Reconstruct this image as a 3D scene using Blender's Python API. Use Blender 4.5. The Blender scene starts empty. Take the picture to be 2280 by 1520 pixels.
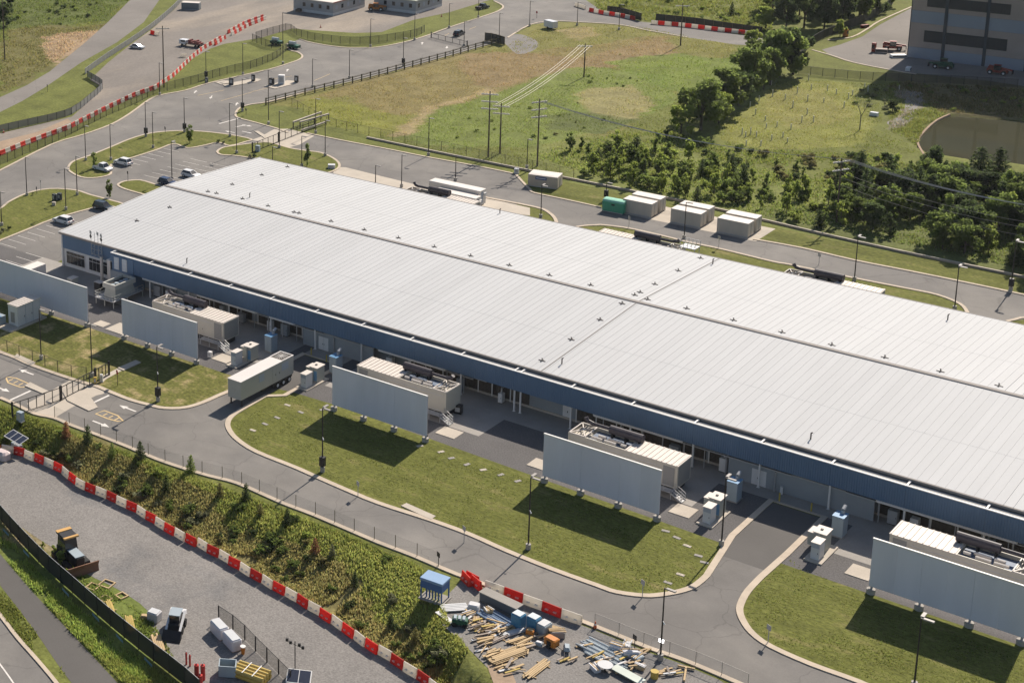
import bpy, bmesh, math, random
import numpy as np
from mathutils import Vector, Matrix

random.seed(7); rng = np.random.default_rng(7)
SC = bpy.context.scene
COL = SC.collection
R = math.radians

# ------------------------------------------------------------------ camera
CF, CX, CY = 3631.0, 125.2, 236.8          # focal length and optical axis in photo pixels (2280 x 1520, an off-centre crop)
PIT, ROL, YAW, CH = 0.2571, 0.0406, 2.3636, 110.0
_fw = np.array([math.cos(YAW)*math.cos(PIT), math.sin(YAW)*math.cos(PIT), -math.sin(PIT)])
_r = np.array([math.sin(YAW), -math.cos(YAW), 0.0]); _d = np.cross(_fw, _r)
_c, _s = math.cos(ROL), math.sin(ROL)
CM = np.array([_c*_r+_s*_d, -_s*_r+_c*_d, _fw])
cam = bpy.data.cameras.new('camera'); camo = bpy.data.objects.new('camera', cam); COL.objects.link(camo)
cam.sensor_width = 36.0; cam.sensor_fit = 'HORIZONTAL'; cam.lens = CF/2280*36
cam.shift_x = (1140-CX)/2280; cam.shift_y = -(760-CY)/2280
cam.clip_start = 1.0; cam.clip_end = 12000
_m = Matrix.Identity(4)
for i in range(3):
    _m[i][0] = CM[0][i]; _m[i][1] = -CM[1][i]; _m[i][2] = -CM[2][i]
_m[2][3] = CH
camo.matrix_world = _m
SC.camera = camo

# ------------------------------------------------------------------ sky and sun
SUN_AZ = R(94.5)      # direction towards the sun in the ground plane (from +X)
SUN_EL = R(38.0)
W = bpy.data.worlds.new('World'); SC.world = W; W.use_nodes = True
nt = W.node_tree; nt.nodes.clear()
sky = nt.nodes.new('ShaderNodeTexSky'); sky.sky_type = 'NISHITA'; sky.sun_disc = False
sky.sun_elevation = SUN_EL; sky.sun_rotation = math.pi/2 - SUN_AZ
sky.air_density = 1.0; sky.dust_density = 1.0; sky.ozone_density = 1.0
bg = nt.nodes.new('ShaderNodeBackground'); bg.inputs[1].default_value = 0.062
wo = nt.nodes.new('ShaderNodeOutputWorld')
nt.links.new(sky.outputs[0], bg.inputs[0]); nt.links.new(bg.outputs[0], wo.inputs[0])
sl = bpy.data.lights.new('sun', 'SUN'); sl.energy = 4.3; sl.angle = R(0.55); sl.color = (1.0, 0.915, 0.81)
so = bpy.data.objects.new('sun', sl); COL.objects.link(so)
sd = Vector((math.cos(SUN_AZ)*math.cos(SUN_EL), math.sin(SUN_AZ)*math.cos(SUN_EL), math.sin(SUN_EL)))
so.rotation_euler = sd.to_track_quat('Z', 'Y').to_euler(); so.location = (-100, 250, 150)
vs = SC.view_settings; vs.view_transform = 'Standard'; vs.look = 'None'; vs.gamma = 1.0; vs.use_curve_mapping = False
vs.exposure = 0.76

# ------------------------------------------------------------------ photo pixel <-> place
def P(px, py, z=0.0):
    v = CM.T @ np.array([(px-CX)/CF, (py-CY)/CF, 1.0]); t = (z-CH)/v[2]
    return (v[0]*t, v[1]*t, z)
def G(px, py, z=0.0):
    p = P(px, py, z); return (p[0], p[1])
def Q(x, y, z):
    q = CM @ (np.array([x, y, z], float)-np.array([0, 0, CH])); return (CF*q[0]/q[2]+CX, CF*q[1]/q[2]+CY)
def rise(px, py, top, z=0.0):            # height of an upright thing from its foot and the row of its top
    x, y, _ = P(px, py, z); lo, hi = 0.0, 60.0
    for _i in range(40):
        m = (lo+hi)/2
        if Q(x, y, z+m)[1] > top: lo = m
        else: hi = m
    return lo
def PL(pts, z=0.0): return [G(a, b, z) for a, b in pts]

# ------------------------------------------------------------------ materials
MATS = {}
def mat(name, col, rough=0.7, metal=0.0, spec=0.3, var=0.12, scale=0.6, var2=0.0, scale2=8.0, bump=0.0, bscale=20.0,
        rnd=0.0, coord='Object', col2=None, mixs=0.15, mixlo=0.45, mixhi=0.6, stretch=None, attr=None, trans=0.0, transk=1.0, crack=0.0):
    if name in MATS: return MATS[name]
    m = bpy.data.materials.new(name); m.use_nodes = True; t = m.node_tree; N, L = t.nodes, t.links
    b = N['Principled BSDF']; b.inputs['Roughness'].default_value = rough; b.inputs['Metallic'].default_value = metal
    b.inputs['Specular IOR Level'].default_value = spec
    tc = N.new('ShaderNodeTexCoord' if coord != 'World' else 'ShaderNodeNewGeometry'); vec = tc.outputs[coord if coord != 'World' else 'Position']
    if stretch:
        mp = N.new('ShaderNodeMapping'); mp.inputs['Scale'].default_value = stretch; L.new(vec, mp.inputs[0]); vec = mp.outputs[0]
    def noise(s, det=4):
        n = N.new('ShaderNodeTexNoise'); n.inputs['Scale'].default_value = s; n.inputs['Detail'].default_value = det
        n.inputs['Roughness'].default_value = 0.6; L.new(vec, n.inputs['Vector']); return n.outputs[0]
    def mr(src, a, b_, c, d):
        n = N.new('ShaderNodeMapRange'); L.new(src, n.inputs[0])
        for i, v in enumerate((a, b_, c, d)): n.inputs[i+1].default_value = v
        return n.outputs[0]
    if attr:
        a = N.new('ShaderNodeAttribute'); a.attribute_name = attr; cur = a.outputs['Color']
    else:
        c = N.new('ShaderNodeRGB'); c.outputs[0].default_value = (*col, 1); cur = c.outputs[0]
    if col2:
        mx = N.new('ShaderNodeMix'); mx.data_type = 'RGBA'; mx.inputs[7].default_value = (*col2, 1)
        L.new(cur, mx.inputs[6]); L.new(mr(noise(mixs, 6), mixlo, mixhi, 0, 1), mx.inputs[0]); cur = mx.outputs[2]
    fac = None
    def mul(a, b_):
        if a is None: return b_
        n = N.new('ShaderNodeMath'); n.operation = 'MULTIPLY'; L.new(a, n.inputs[0]); L.new(b_, n.inputs[1]); return n.outputs[0]
    if var: fac = mul(fac, mr(noise(scale), 0.25, 0.75, 1-var, 1+var))
    if var2: fac = mul(fac, mr(noise(scale2, 2), 0.25, 0.75, 1-var2, 1+var2))
    if rnd:
        oi = N.new('ShaderNodeObjectInfo'); fac = mul(fac, mr(oi.outputs['Random'], 0, 1, 1-rnd, 1+rnd))
    if crack:
        vo = N.new('ShaderNodeTexVoronoi'); vo.feature = 'DISTANCE_TO_EDGE'; vo.inputs['Scale'].default_value = .11; vo.inputs['Randomness'].default_value = 1.0
        wn = N.new('ShaderNodeTexNoise'); wn.inputs['Scale'].default_value = .35; wn.inputs['Detail'].default_value = 5; L.new(vec, wn.inputs['Vector'])
        wv = N.new('ShaderNodeVectorMath'); wv.operation = 'MULTIPLY_ADD'; wv.inputs[1].default_value = (3, 3, 0); L.new(wn.outputs['Color'], wv.inputs[0]); L.new(vec, wv.inputs[2]); L.new(wv.outputs[0], vo.inputs['Vector'])
        ln = mr(vo.outputs['Distance'], 0.0, .012, 1-crack, 1.0); fac = mul(fac, ln)
        fac = mul(fac, mr(noise(.035, 3), .45, .6, 1.0, .90))
    if fac is not None:
        vm = N.new('ShaderNodeVectorMath'); vm.operation = 'SCALE'; L.new(cur, vm.inputs[0]); L.new(fac, vm.inputs['Scale']); cur = vm.outputs[0]
    L.new(cur, b.inputs['Base Color'])
    if bump:
        bn = N.new('ShaderNodeBump'); bn.inputs['Strength'].default_value = 0.6; bn.inputs['Distance'].default_value = bump
        L.new(noise(bscale, 3), bn.inputs['Height']); L.new(bn.outputs[0], b.inputs['Normal'])
    if trans:
        o = N['Material Output']; tr = N.new('ShaderNodeBsdfTranslucent'); tv = N.new('ShaderNodeVectorMath'); tv.operation = 'SCALE'; tv.inputs['Scale'].default_value = transk; L.new(cur, tv.inputs[0]); L.new(tv.outputs[0], tr.inputs[0])
        ms = N.new('ShaderNodeMixShader'); ms.inputs[0].default_value = trans
        L.new(b.outputs[0], ms.inputs[1]); L.new(tr.outputs[0], ms.inputs[2]); L.new(ms.outputs[0], o.inputs[0])
    MATS[name] = m; return m
def screenmat(name, col, density):       # woven mesh / chain link: tiny holes one cannot resolve, as even partial cover
    m = bpy.data.materials.new(name); m.use_nodes = True; t = m.node_tree; N, L = t.nodes, t.links
    b = N['Principled BSDF']; b.inputs['Base Color'].default_value = (*col, 1); b.inputs['Roughness'].default_value = .7
    tr = N.new('ShaderNodeBsdfTransparent'); ms = N.new('ShaderNodeMixShader'); ms.inputs[0].default_value = density
    L.new(tr.outputs[0], ms.inputs[1]); L.new(b.outputs[0], ms.inputs[2]); L.new(ms.outputs[0], N['Material Output'].inputs[0])
    MATS[name] = m; return m

# ------------------------------------------------------------------ mesh builder
class B:
    def __init__(s): s.v = []; s.f = []
    def _a(s, vs, fs):
        n = len(s.v); s.v += [tuple(p) for p in vs]; s.f += [tuple(i+n for i in f) for f in fs]; return s
    def box(s, x0, x1, y0, y1, z0, z1):
        return s._a([(x0,y0,z0),(x1,y0,z0),(x1,y1,z0),(x0,y1,z0),(x0,y0,z1),(x1,y0,z1),(x1,y1,z1),(x0,y1,z1)],
                    [(0,3,2,1),(4,5,6,7),(0,1,5,4),(1,2,6,5),(2,3,7,6),(3,0,4,7)])
    def bbox(s, x0, x1, y0, y1, z0, z1, c=0.04):      # box with chamfered vertical and top edges
        pr = [(x0+c,y0),(x1-c,y0),(x1,y0+c),(x1,y1-c),(x1-c,y1),(x0+c,y1),(x0,y1-c),(x0,y0+c)]
        cx, cy = (x0+x1)/2, (y0+y1)/2
        sh = lambda p: (p[0]+(c if p[0] < cx else -c), p[1]+(c if p[1] < cy else -c))
        vs = [(p[0],p[1],z0) for p in pr]+[(p[0],p[1],z1-c) for p in pr]+[(*sh(p), z1) for p in pr]
        fs = [tuple(range(7,-1,-1)), tuple(range(16,24))]
        for i in range(8):
            j = (i+1) % 8; fs += [(i,j,8+j,8+i), (8+i,8+j,16+j,16+i)]
        return s._a(vs, fs)
    def beam(s, a, b, w, h=None, up=(0,0,1)):
        a, b = Vector(a), Vector(b); h = h or w; d = (b-a).normalized(); u = Vector(up)
        if abs(d.dot(u)) > .98: u = Vector((1,0,0))
        x = d.cross(u).normalized()*w/2; y = x.cross(d).normalized()*h/2
        return s._a([a-x-y,a+x-y,a+x+y,a-x+y,b-x-y,b+x-y,b+x+y,b-x+y],
                    [(0,3,2,1),(4,5,6,7),(0,1,5,4),(1,2,6,5),(2,3,7,6),(3,0,4,7)])
    def cyl(s, a, b, r, n=8, r2=None, caps=True):
        a, b = Vector(a), Vector(b); r2 = r if r2 is None else r2; d = (b-a).normalized()
        u = Vector((0,0,1)) if abs(d.z) < .9 else Vector((1,0,0)); x = d.cross(u).normalized(); y = d.cross(x)
        vs = [a+(x*math.cos(t)+y*math.sin(t))*r for t in [2*math.pi*i/n for i in range(n)]]
        vs += [b+(x*math.cos(t)+y*math.sin(t))*r2 for t in [2*math.pi*i/n for i in range(n)]]
        fs = [(i,(i+1)%n,n+(i+1)%n,n+i) for i in range(n)]
        if caps: fs += [tuple(range(n-1,-1,-1)), tuple(range(n,2*n))]
        return s._a(vs, fs)
    def tube(s, pts, r, n=6):
        for a, b in zip(pts, pts[1:]): s.cyl(a, b, r, n)
        return s
    def prism(s, pts, z0, z1):            # polygon in plan, extruded up
        n = len(pts)
        if sum(pts[i][0]*pts[(i+1)%n][1]-pts[(i+1)%n][0]*pts[i][1] for i in range(n)) < 0: pts = pts[::-1]
        return s._a([(x,y,z0) for x,y in pts]+[(x,y,z1) for x,y in pts],
                    [tuple(range(n-1,-1,-1)), tuple(range(n,2*n))]+[(i,(i+1)%n,n+(i+1)%n,n+i) for i in range(n)])
    def side(s, pts, y0, y1):             # polygon in x-z, extruded along y
        n = len(pts)
        return s._a([(x,y0,z) for x,z in pts]+[(x,y1,z) for x,z in pts],
                    [tuple(range(n)), tuple(range(2*n-1,n-1,-1))]+[((i+1)%n,i,n+i,n+(i+1)%n) for i in range(n)])
    def side2(s, pts, x0, x1):            # polygon in y-z, extruded along x
        n = len(pts)
        return s._a([(x0,y,z) for y,z in pts]+[(x1,y,z) for y,z in pts],
                    [tuple(range(n-1,-1,-1)), tuple(range(n,2*n))]+[(i,(i+1)%n,n+(i+1)%n,n+i) for i in range(n)])
    def quad(s, *p): return s._a(p, [tuple(range(len(p)))])
    def mesh(s, name, m, smooth=False):
        me = bpy.data.meshes.new(name); me.from_pydata(s.v, [], s.f); me.validate()
        for mm in (m if isinstance(m, (list, tuple)) else [m]): me.materials.append(mm)
        if smooth: me.shade_smooth()
        return me
    def build(s, name, m, parent=None, loc=None, smooth=False):
        o = bpy.data.objects.new(name, s.mesh(name, m, smooth)); COL.objects.link(o)
        if parent is not None: o.parent = parent
        if loc is not None: o.location = loc
        return o
def inst(name, me, parent=None, loc=None, rz=0.0, sc=None):
    o = bpy.data.objects.new(name, me); COL.objects.link(o)
    if parent is not None: o.parent = parent
    if loc is not None: o.location = loc
    if rz: o.rotation_euler = (0, 0, rz)
    if sc is not None: o.scale = sc if isinstance(sc, (tuple, list)) else (sc, sc, sc)
    return o
def tag(o, label, cat, group=None):
    o['label'] = label; o['category'] = cat
    if group: o['group'] = group
    return o
def thing(name, label, cat, loc=(0,0,0), rz=0.0, group=None):
    o = bpy.data.objects.new(name, None); COL.objects.link(o); o.location = loc if len(loc) == 3 else (*loc, 0.0)
    o.rotation_euler = (0, 0, rz); o.empty_display_size = .3
    return tag(o, label, cat, group)
def struct(o, kind='structure'): o['kind'] = kind; return o
def dup(root, loc, rz=0.0, label=None, sc=None, mats=None):
    r = root.copy(); COL.objects.link(r); r.location = loc if len(loc) == 3 else (*loc, 0.0); r.rotation_euler = (0, 0, rz)
    if sc is not None: r.scale = sc if isinstance(sc, (tuple, list)) else (sc, sc, sc)
    if label: r['label'] = label
    def rec(src, dst):
        for ch in src.children:
            c = ch.copy(); COL.objects.link(c); c.parent = dst
            rec(ch, c)
    rec(root, r); return r
ORD = ['first','second','third','fourth','fifth','sixth','seventh','eighth','ninth','tenth','eleventh','twelfth','thirteenth','fourteenth',
       'fifteenth','sixteenth','seventeenth','eighteenth','nineteenth','twentieth']
def nth(i):
    if i < 20: return ORD[i]
    n = i+1; return '%d%s' % (n, 'th' if 10 < n % 100 < 14 else {1:'st',2:'nd',3:'rd'}.get(n % 10, 'th'))
def smooth(pts, k=4, closed=False):
    n = len(pts); out = []
    for i in range(n if closed else n-1):
        p = [pts[(i+j) % n] if closed else pts[min(max(i+j, 0), n-1)] for j in (-1, 0, 1, 2)]
        for q in range(k):
            t = q/k
            out.append(tuple(.5*((2*p[1][a])+(-p[0][a]+p[2][a])*t+(2*p[0][a]-5*p[1][a]+4*p[2][a]-p[3][a])*t*t+(-p[0][a]+3*p[1][a]-3*p[2][a]+p[3][a])*t**3) for a in (0, 1)))
    if not closed: out.append(tuple(pts[-1]))
    return out
def offset_line(pts, w, closed=False):
    n = len(pts); L_, R_ = [], []
    for i in range(n):
        a = Vector(pts[(i-1) % n] if (closed or i > 0) else pts[i]); b = Vector(pts[(i+1) % n] if (closed or i < n-1) else pts[i])
        d = (b-a); d = d.normalized() if d.length > 1e-6 else Vector((1, 0)); nn = Vector((-d.y, d.x))*w/2
        p = Vector(pts[i]); L_.append(tuple(p+nn)); R_.append(tuple(p-nn))
    return L_, R_
def strip(b, pts, w, z0, z1, closed=False):       # a raised band along a line
    l, r = offset_line(pts, w, closed); n = len(pts)
    vs = [(*p, z0) for p in l]+[(*p, z1) for p in l]+[(*p, z1) for p in r]+[(*p, z0) for p in r]; fs = []
    for i in range(n if closed else n-1):
        j = (i+1) % n
        fs += [(i, j, n+j, n+i), (n+i, n+j, 2*n+j, 2*n+i), (2*n+i, 2*n+j, 3*n+j, 3*n+i)]
    if not closed: fs += [(0, n, 2*n, 3*n), (n-1, 4*n-1, 3*n-1, 2*n-1)]
    b._a(vs, fs)
def resample(pts, step):
    out = [pts[0]]; acc = 0.0
    for a, b in zip(pts, pts[1:]):
        L_ = math.dist(a, b); d = step-acc
        while d <= L_:
            t = d/L_; out.append((a[0]+(b[0]-a[0])*t, a[1]+(b[1]-a[1])*t)); d += step
        acc = L_-(d-step)
    return out
# ------------------------------------------------------------------ the ground
LOW = -2.6                                   # level of the construction track below the embankment
M_ground = mat('ground', (1,1,1), rough=.95, spec=.1, var=.30, scale=.16, var2=.30, scale2=1.6, attr='gcol', bump=.12, bscale=2.5)
M_lawn = mat('lawn', (.120,.126,.030), rough=.95, spec=.1, var=.22, scale=.22, var2=.42, scale2=1.9, bump=.09, bscale=3.0, stretch=(.7,1.5,1),
             col2=(.175,.145,.062), mixs=.22, mixlo=.56, mixhi=.74)
M_lawn_dry = mat('lawn_dry', (.124,.125,.032), rough=.95, spec=.1, var=.22, scale=.3, var2=.46, scale2=1.9, bump=.12, bscale=2.6,
             col2=(.26,.205,.10), mixs=.30, mixlo=.50, mixhi=.66)
M_asph = mat('asphalt', (.168,.156,.143), rough=.9, spec=.2, var=.13, scale=.16, var2=.06, scale2=4.0, col2=(.206,.190,.170), mixs=.06, mixlo=.44, mixhi=.60, coord='World', crack=.22)
M_asph_new = mat('asphalt_new', (.108,.100,.092), rough=.9, spec=.2, var=.10, scale=.12, var2=.06, scale2=5.0)
M_asph_old = mat('asphalt_old', (.205,.185,.165), rough=.92, spec=.15, var=.12, scale=.08, var2=.08, scale2=3.0, coord='World', crack=.18)
M_conc = mat('concrete', (.44,.385,.315), rough=.85, spec=.2, var=.10, scale=.35, var2=.06, scale2=5.0)
M_conc_dull = mat('concrete_dull', (.30,.275,.245), rough=.88, spec=.2, var=.12, scale=.3, var2=.07, scale2=4.0)
M_kerb = mat('kerb_concrete', (.47,.39,.30), rough=.85, spec=.2, var=.12, scale=.5, var2=.05, scale2=6.0)
M_gravel = mat('gravel', (.215,.200,.184), rough=.95, spec=.1, var=.14, scale=.10, var2=.30, scale2=4.5, bump=.06, bscale=5.0, col2=(.155,.150,.146), mixs=.09, mixlo=.5, mixhi=.66)
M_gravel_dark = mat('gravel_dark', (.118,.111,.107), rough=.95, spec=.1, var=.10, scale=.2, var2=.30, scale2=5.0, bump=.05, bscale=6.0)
M_lot = mat('gravel_lot', (.205,.182,.160), rough=.95, spec=.1, var=.14, scale=.10, var2=.14, scale2=2.2, col2=(.30,.255,.205), mixs=.045, mixlo=.48, mixhi=.66, stretch=(1,.35,1))
M_dirt = mat('dirt', (.32,.235,.165), rough=.95, spec=.1, var=.18, scale=.2, var2=.15, scale2=2.0)
M_paint = mat('white_paint', (.62,.58,.53), rough=.8, var=.22, scale=2.0)
M_paint_y = mat('yellow_paint', (.55,.40,.20), rough=.8, var=.18, scale=2.0)
M_water = mat('pond_water', (.056,.054,.030), rough=.07, spec=.3, var=.10, scale=.05)

# south edge of the site road (top of the embankment) and the row of barriers at its foot
ROAD_S = [(0,886),(35,901),(78,922),(120,931),(163,949),(212,967),(286,996),(347,1022),(408,1043),(469,1061),(530,1077),(628,1120),(694,1145),
          (760,1173),(842,1208),(923,1239),(1017,1279),(1150,1327),(1323,1394),(1445,1443),(1520,1469),(1614,1508),(1700,1546)]
BARR = [(-40,1003),(0,1006),(45,1013),(90,1030),(135,1051),(170,1078),(222,1102),(300,1139),(380,1185),(450,1221),(520,1259),(590,1299),(650,1333),
        (715,1372),(775,1410),(840,1453),(900,1489),(960,1530),(1030,1580)]
BARR_W = [P(a, b, LOW)[:2] for a, b in BARR]
EMB_TOP = [P(a, b, 0)[:2] for a, b in [(-60,880),(35,915),(120,945),(212,980),(347,1034),(469,1074),(628,1133),(760,1186),(923,1252),(975,1290),(985,1340),(1010,1400),(1060,1470),(1100,1530),(1140,1600)]]
def _interp(line):
    a = sorted(line); return np.array([p[0] for p in a]), np.array([p[1] for p in a])
EMX, EMY = _interp(EMB_TOP); BRX, BRY = _interp(BARR_W)
def gz(x, y):
    x = np.asarray(x, float); y = np.asarray(y, float)
    t = np.interp(x, EMX, EMY)-0.3; b = np.minimum(np.interp(x, BRX, BRY)+0.9, t-1.5)
    k = np.clip((y-b)/(t-b), 0, 1); k = k*k*(3-2*k)
    h = LOW*(1-k)
    far = np.clip((y-60)/20, 0, 1)
    return h*far+LOW*(1-far)

def axis(lo, hi, step, ext):
    a = list(np.arange(lo, hi+.01, step)); o = []; d = step*2; v = lo
    while v > -ext: v -= d; d *= 1.5; o.append(v)
    e = []; d = step*2; v = hi
    while v < ext: v += d; d *= 1.5; e.append(v)
    return np.array(o[::-1]+a+e)
gx = axis(-440, 10, 1.25, 5000); gy = axis(85, 640, 1.25, 5000)
XX, YY = np.meshgrid(gx, gy); nx, ny = len(gx), len(gy)
ZZ = gz(XX, YY)
# pond basin
def inside(poly, x, y):
    c = np.zeros(x.shape, bool); n = len(poly)
    for i in range(n):
        x1, y1 = poly[i]; x2, y2 = poly[(i+1) % n]
        if y1 == y2: continue
        hit = ((y1 > y) != (y2 > y)) & (x < (x2-x1)*(y-y1)/(y2-y1)+x1); c ^= hit
    return c
def vnoise(x, y, s, seed):
    r = np.random.default_rng(seed); T = r.random((64, 64)); u = x/s; v = y/s
    i = np.floor(u).astype(int); j = np.floor(v).astype(int); fu = u-i; fv = v-j; fu = fu*fu*(3-2*fu); fv = fv*fv*(3-2*fv)
    g = lambda a, b: T[a % 64, b % 64]
    return (g(i,j)*(1-fu)+g(i+1,j)*fu)*(1-fv)+(g(i,j+1)*(1-fu)+g(i+1,j+1)*fu)*fv
WX = XX+4*(vnoise(XX, YY, 7, 3)-.5)+2*(vnoise(XX, YY, 2.5, 4)-.5); WY = YY+4*(vnoise(XX, YY, 7, 5)-.5)+2*(vnoise(XX, YY, 2.5, 6)-.5)
C_ = np.empty(XX.shape+(3,)); C_[:] = (.128,.138,.036)
def zone(px, col, k=1.0, z=0.0):
    m = inside(PL(px, z), WX, WY); C_[m] = C_[m]*(1-k)+np.array(col)*k
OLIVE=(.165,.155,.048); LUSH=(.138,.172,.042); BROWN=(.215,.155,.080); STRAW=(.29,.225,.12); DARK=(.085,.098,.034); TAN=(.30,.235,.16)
zone([(730,120),(1120,90),(1200,55),(1400,45),(1650,100),(1600,170),(1300,330),(1000,330),(700,250),(600,230)], OLIVE)
zone([(650,225),(720,205),(1030,115),(1180,120),(1290,100),(1480,80),(1500,130),(1330,165),(1240,170),(1120,200),(1040,225),(960,250),(905,255),(850,250),(780,215)], (.19,.155,.064))
zone([(1020,140),(1060,118),(1170,115),(1290,130),(1500,80),(1490,125),(1350,155),(1220,165),(1120,190),(1050,190)], BROWN, .8)
zone([(1250,65),(1330,60),(1350,80),(1270,92)], STRAW, .6)
zone([(870,310),(890,275),(960,240),(1100,190),(1105,196),(970,250),(910,280),(900,312)], STRAW, .85)
zone([(640,230),(720,210),(900,262),(880,310),(700,270)], (.18,.182,.038), .7)
zone([(900,300),(960,255),(1100,205),(1290,150),(1500,170),(1520,230),(1350,290),(1180,330),(1000,330)], LUSH, .8)
zone([(1300,200),(1420,190),(1470,240),(1400,270),(1300,250)], STRAW, .55)
zone([(1200,260),(1300,250),(1420,265),(1330,300),(1210,290)], DARK, .7)
zone([(1350,140),(1500,120),(1680,140),(1600,220),(1450,190)], (.135,.175,.036), .8)
zone([(1150,340),(1300,300),(1500,330),(2280,520),(2280,610),(2000,570),(1700,500),(1300,410)], (.155,.17,.05), .7)
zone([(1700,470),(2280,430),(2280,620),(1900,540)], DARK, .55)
zone([(1600,280),(1750,175),(1900,190),(1960,270),(1900,330),(1750,335),(1620,320)], (.185,.185,.05), .9)
zone([(1700,190),(1850,200),(1920,260),(1800,290),(1700,260)], (.205,.188,.066), .6)
zone([(1980,160),(2280,150),(2280,270),(2100,255),(2010,200)], (.125,.100,.052), .8)
zone([(2000,205),(2055,205),(2045,235),(2010,280),(1980,285),(2020,240)], (.22,.19,.15), .9)
zone([(0,100),(60,40),(150,60),(290,50),(230,90),(130,150),(60,190),(0,210)], (.135,.120,.046), .9)
zone([(90,85),(170,70),(240,65),(170,110),(120,150)], (.34,.235,.155), .75)
zone([(0,0),(290,0),(240,45),(100,60),(0,70)], (.085,.105,.028), .8)
# embankment: rough grass with dry brown below
zone([(80,935),(250,990),(470,1080),(760,1190),(1000,1300),(1100,1520),(950,1520),(700,1330),(400,1170),(150,1010)], (.175,.18,.052), .9)
zone([(140,1040),(160,990),(260,1015),(420,1100),(700,1240),(900,1360),(1000,1500),(960,1520),(700,1340),(400,1170),(250,1090)], (.19,.155,.072), .7, LOW*.5)
zone([(0,1170),(60,1160),(170,1260),(330,1330),(420,1420),(330,1520),(0,1280)], (.135,.165,.04), .9, LOW)
zone([(0,1130),(30,1150),(120,1210),(100,1240),(0,1180)], (.26,.20,.12), .8, LOW)
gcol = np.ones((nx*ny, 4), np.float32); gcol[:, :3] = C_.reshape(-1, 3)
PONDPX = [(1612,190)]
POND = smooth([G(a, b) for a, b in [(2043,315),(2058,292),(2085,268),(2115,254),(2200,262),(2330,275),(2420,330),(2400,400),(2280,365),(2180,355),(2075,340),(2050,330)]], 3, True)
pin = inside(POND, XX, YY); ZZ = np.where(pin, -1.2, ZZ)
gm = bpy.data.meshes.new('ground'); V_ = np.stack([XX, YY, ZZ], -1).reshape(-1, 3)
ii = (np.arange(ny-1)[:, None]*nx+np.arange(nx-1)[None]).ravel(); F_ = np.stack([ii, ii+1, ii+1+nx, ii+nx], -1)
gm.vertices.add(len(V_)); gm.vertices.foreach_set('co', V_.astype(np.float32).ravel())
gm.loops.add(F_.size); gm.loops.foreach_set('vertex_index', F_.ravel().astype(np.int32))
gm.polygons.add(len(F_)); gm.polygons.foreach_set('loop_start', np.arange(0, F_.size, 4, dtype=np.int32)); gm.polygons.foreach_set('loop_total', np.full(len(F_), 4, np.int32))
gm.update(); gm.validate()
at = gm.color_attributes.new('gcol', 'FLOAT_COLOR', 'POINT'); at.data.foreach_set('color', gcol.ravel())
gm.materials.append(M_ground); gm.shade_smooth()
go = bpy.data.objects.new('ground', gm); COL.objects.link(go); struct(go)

def sheet(name, pts, z, m, kind='structure', parent=None):
    b = B(); n = len(pts)
    if sum(pts[i][0]*pts[(i+1)%n][1]-pts[(i+1)%n][0]*pts[i][1] for i in range(n)) < 0: pts = pts[::-1]
    pts = [p for i, p in enumerate(pts) if math.dist(p, pts[i-1]) > .01]; n = len(pts)
    from mathutils.geometry import tessellate_polygon
    b._a([(x, y, z) for x, y in pts], [tuple(t) for t in tessellate_polygon([[Vector((x, y, 0)) for x, y in pts]])])
    o = b.build(name, m, parent)
    if kind and parent is None: struct(o, kind)
    return o
def rect(x0, x1, y0, y1): return [(x0, y0), (x1, y0), (x1, y1), (x0, y1)]

# asphalt: the front road with its two drives
FR_N = [(-60,757),(0,784),(32,796),(72,814),(159,844),(214,860),(246,873),(289,890),(333,902),(367,909),(417,907),(467,890),(510,868)]
D1W = [(510,868),(560,838),(610,806)]
FR_N2 = [(619,866),(575,891),(538,912),(515,928),(507,943),(512,960),(530,980),(571,1006),(653,1039),(694,1057),(760,1086),(842,1120),(956,1157),(1046,1190),(1127,1226),(1229,1267),
         (1331,1304),(1372,1318),(1433,1326),(1474,1324),(1520,1315),(1550,1302),(1581,1275)]
FR_N3 = [(1695,1284),(1665,1316),(1650,1343),(1647,1361),(1655,1383),(1675,1410),(1716,1439),(1806,1479),(1908,1516),(2000,1556)]
W_ = lambda l, k=3: smooth(PL(l), k)
k1 = W_(FR_N); k2 = W_(FR_N2); k3 = W_(FR_N3); ks = W_(ROAD_S)
D1 = (-150.6, -143.9, 203.6); D2 = (-74.0, -67.9, 203.9)
front = k1+[(D1[0], 190), (D1[0], D1[2]), (D1[1], D1[2]), (D1[1], 190)]+k2+[(D2[0], 192), (D2[0], D2[2]), (D2[1], D2[2]), (D2[1], 192)]+k3+ks[::-1]
sheet('road', front, .012, M_asph)
for d_, yl in ((D1, 184.0), (D2, 186.5)): sheet('drive', rect(d_[0], d_[1], yl, d_[2]), .016, M_asph_new)
# back road, main drive and car park
BK_N = [(684,297),(760,313),(860,332),(960,352),(1060,370),(1143,387)]
BK_N2 = [(1677,533),(1787,553),(1903,580),(2020,603),(2153,630),(2280,657),(2400,685)]
OUT = [(-60,405),(0,380),(113,323),(187,300),(247,278),(290,253),(333,222),(360,212),(413,202),(460,187),(533,170),(600,155),(643,142),(667,133),(673,125),(663,117),(645,112),(640,98),(667,88),(700,97),(760,106),(810,107),(840,106),(895,96),(945,82),(1000,62),(1080,36),(1112,24),(1120,14),(1100,3),(1090,-10)]
TOPR = [(1290,-10),(1318,10),(1345,28),(1420,48),(1560,64),(1700,86)]
BOTR = [(1720,104),(1640,100),(1530,84),(1440,68),(1380,56),(1290,50),(1230,48),(1180,56),(1130,85),(1100,96),(900,152),(780,182),(700,200),(600,227),(560,233),(536,240),(526,250),(528,262),(567,273),(617,287),(640,296)]
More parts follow.
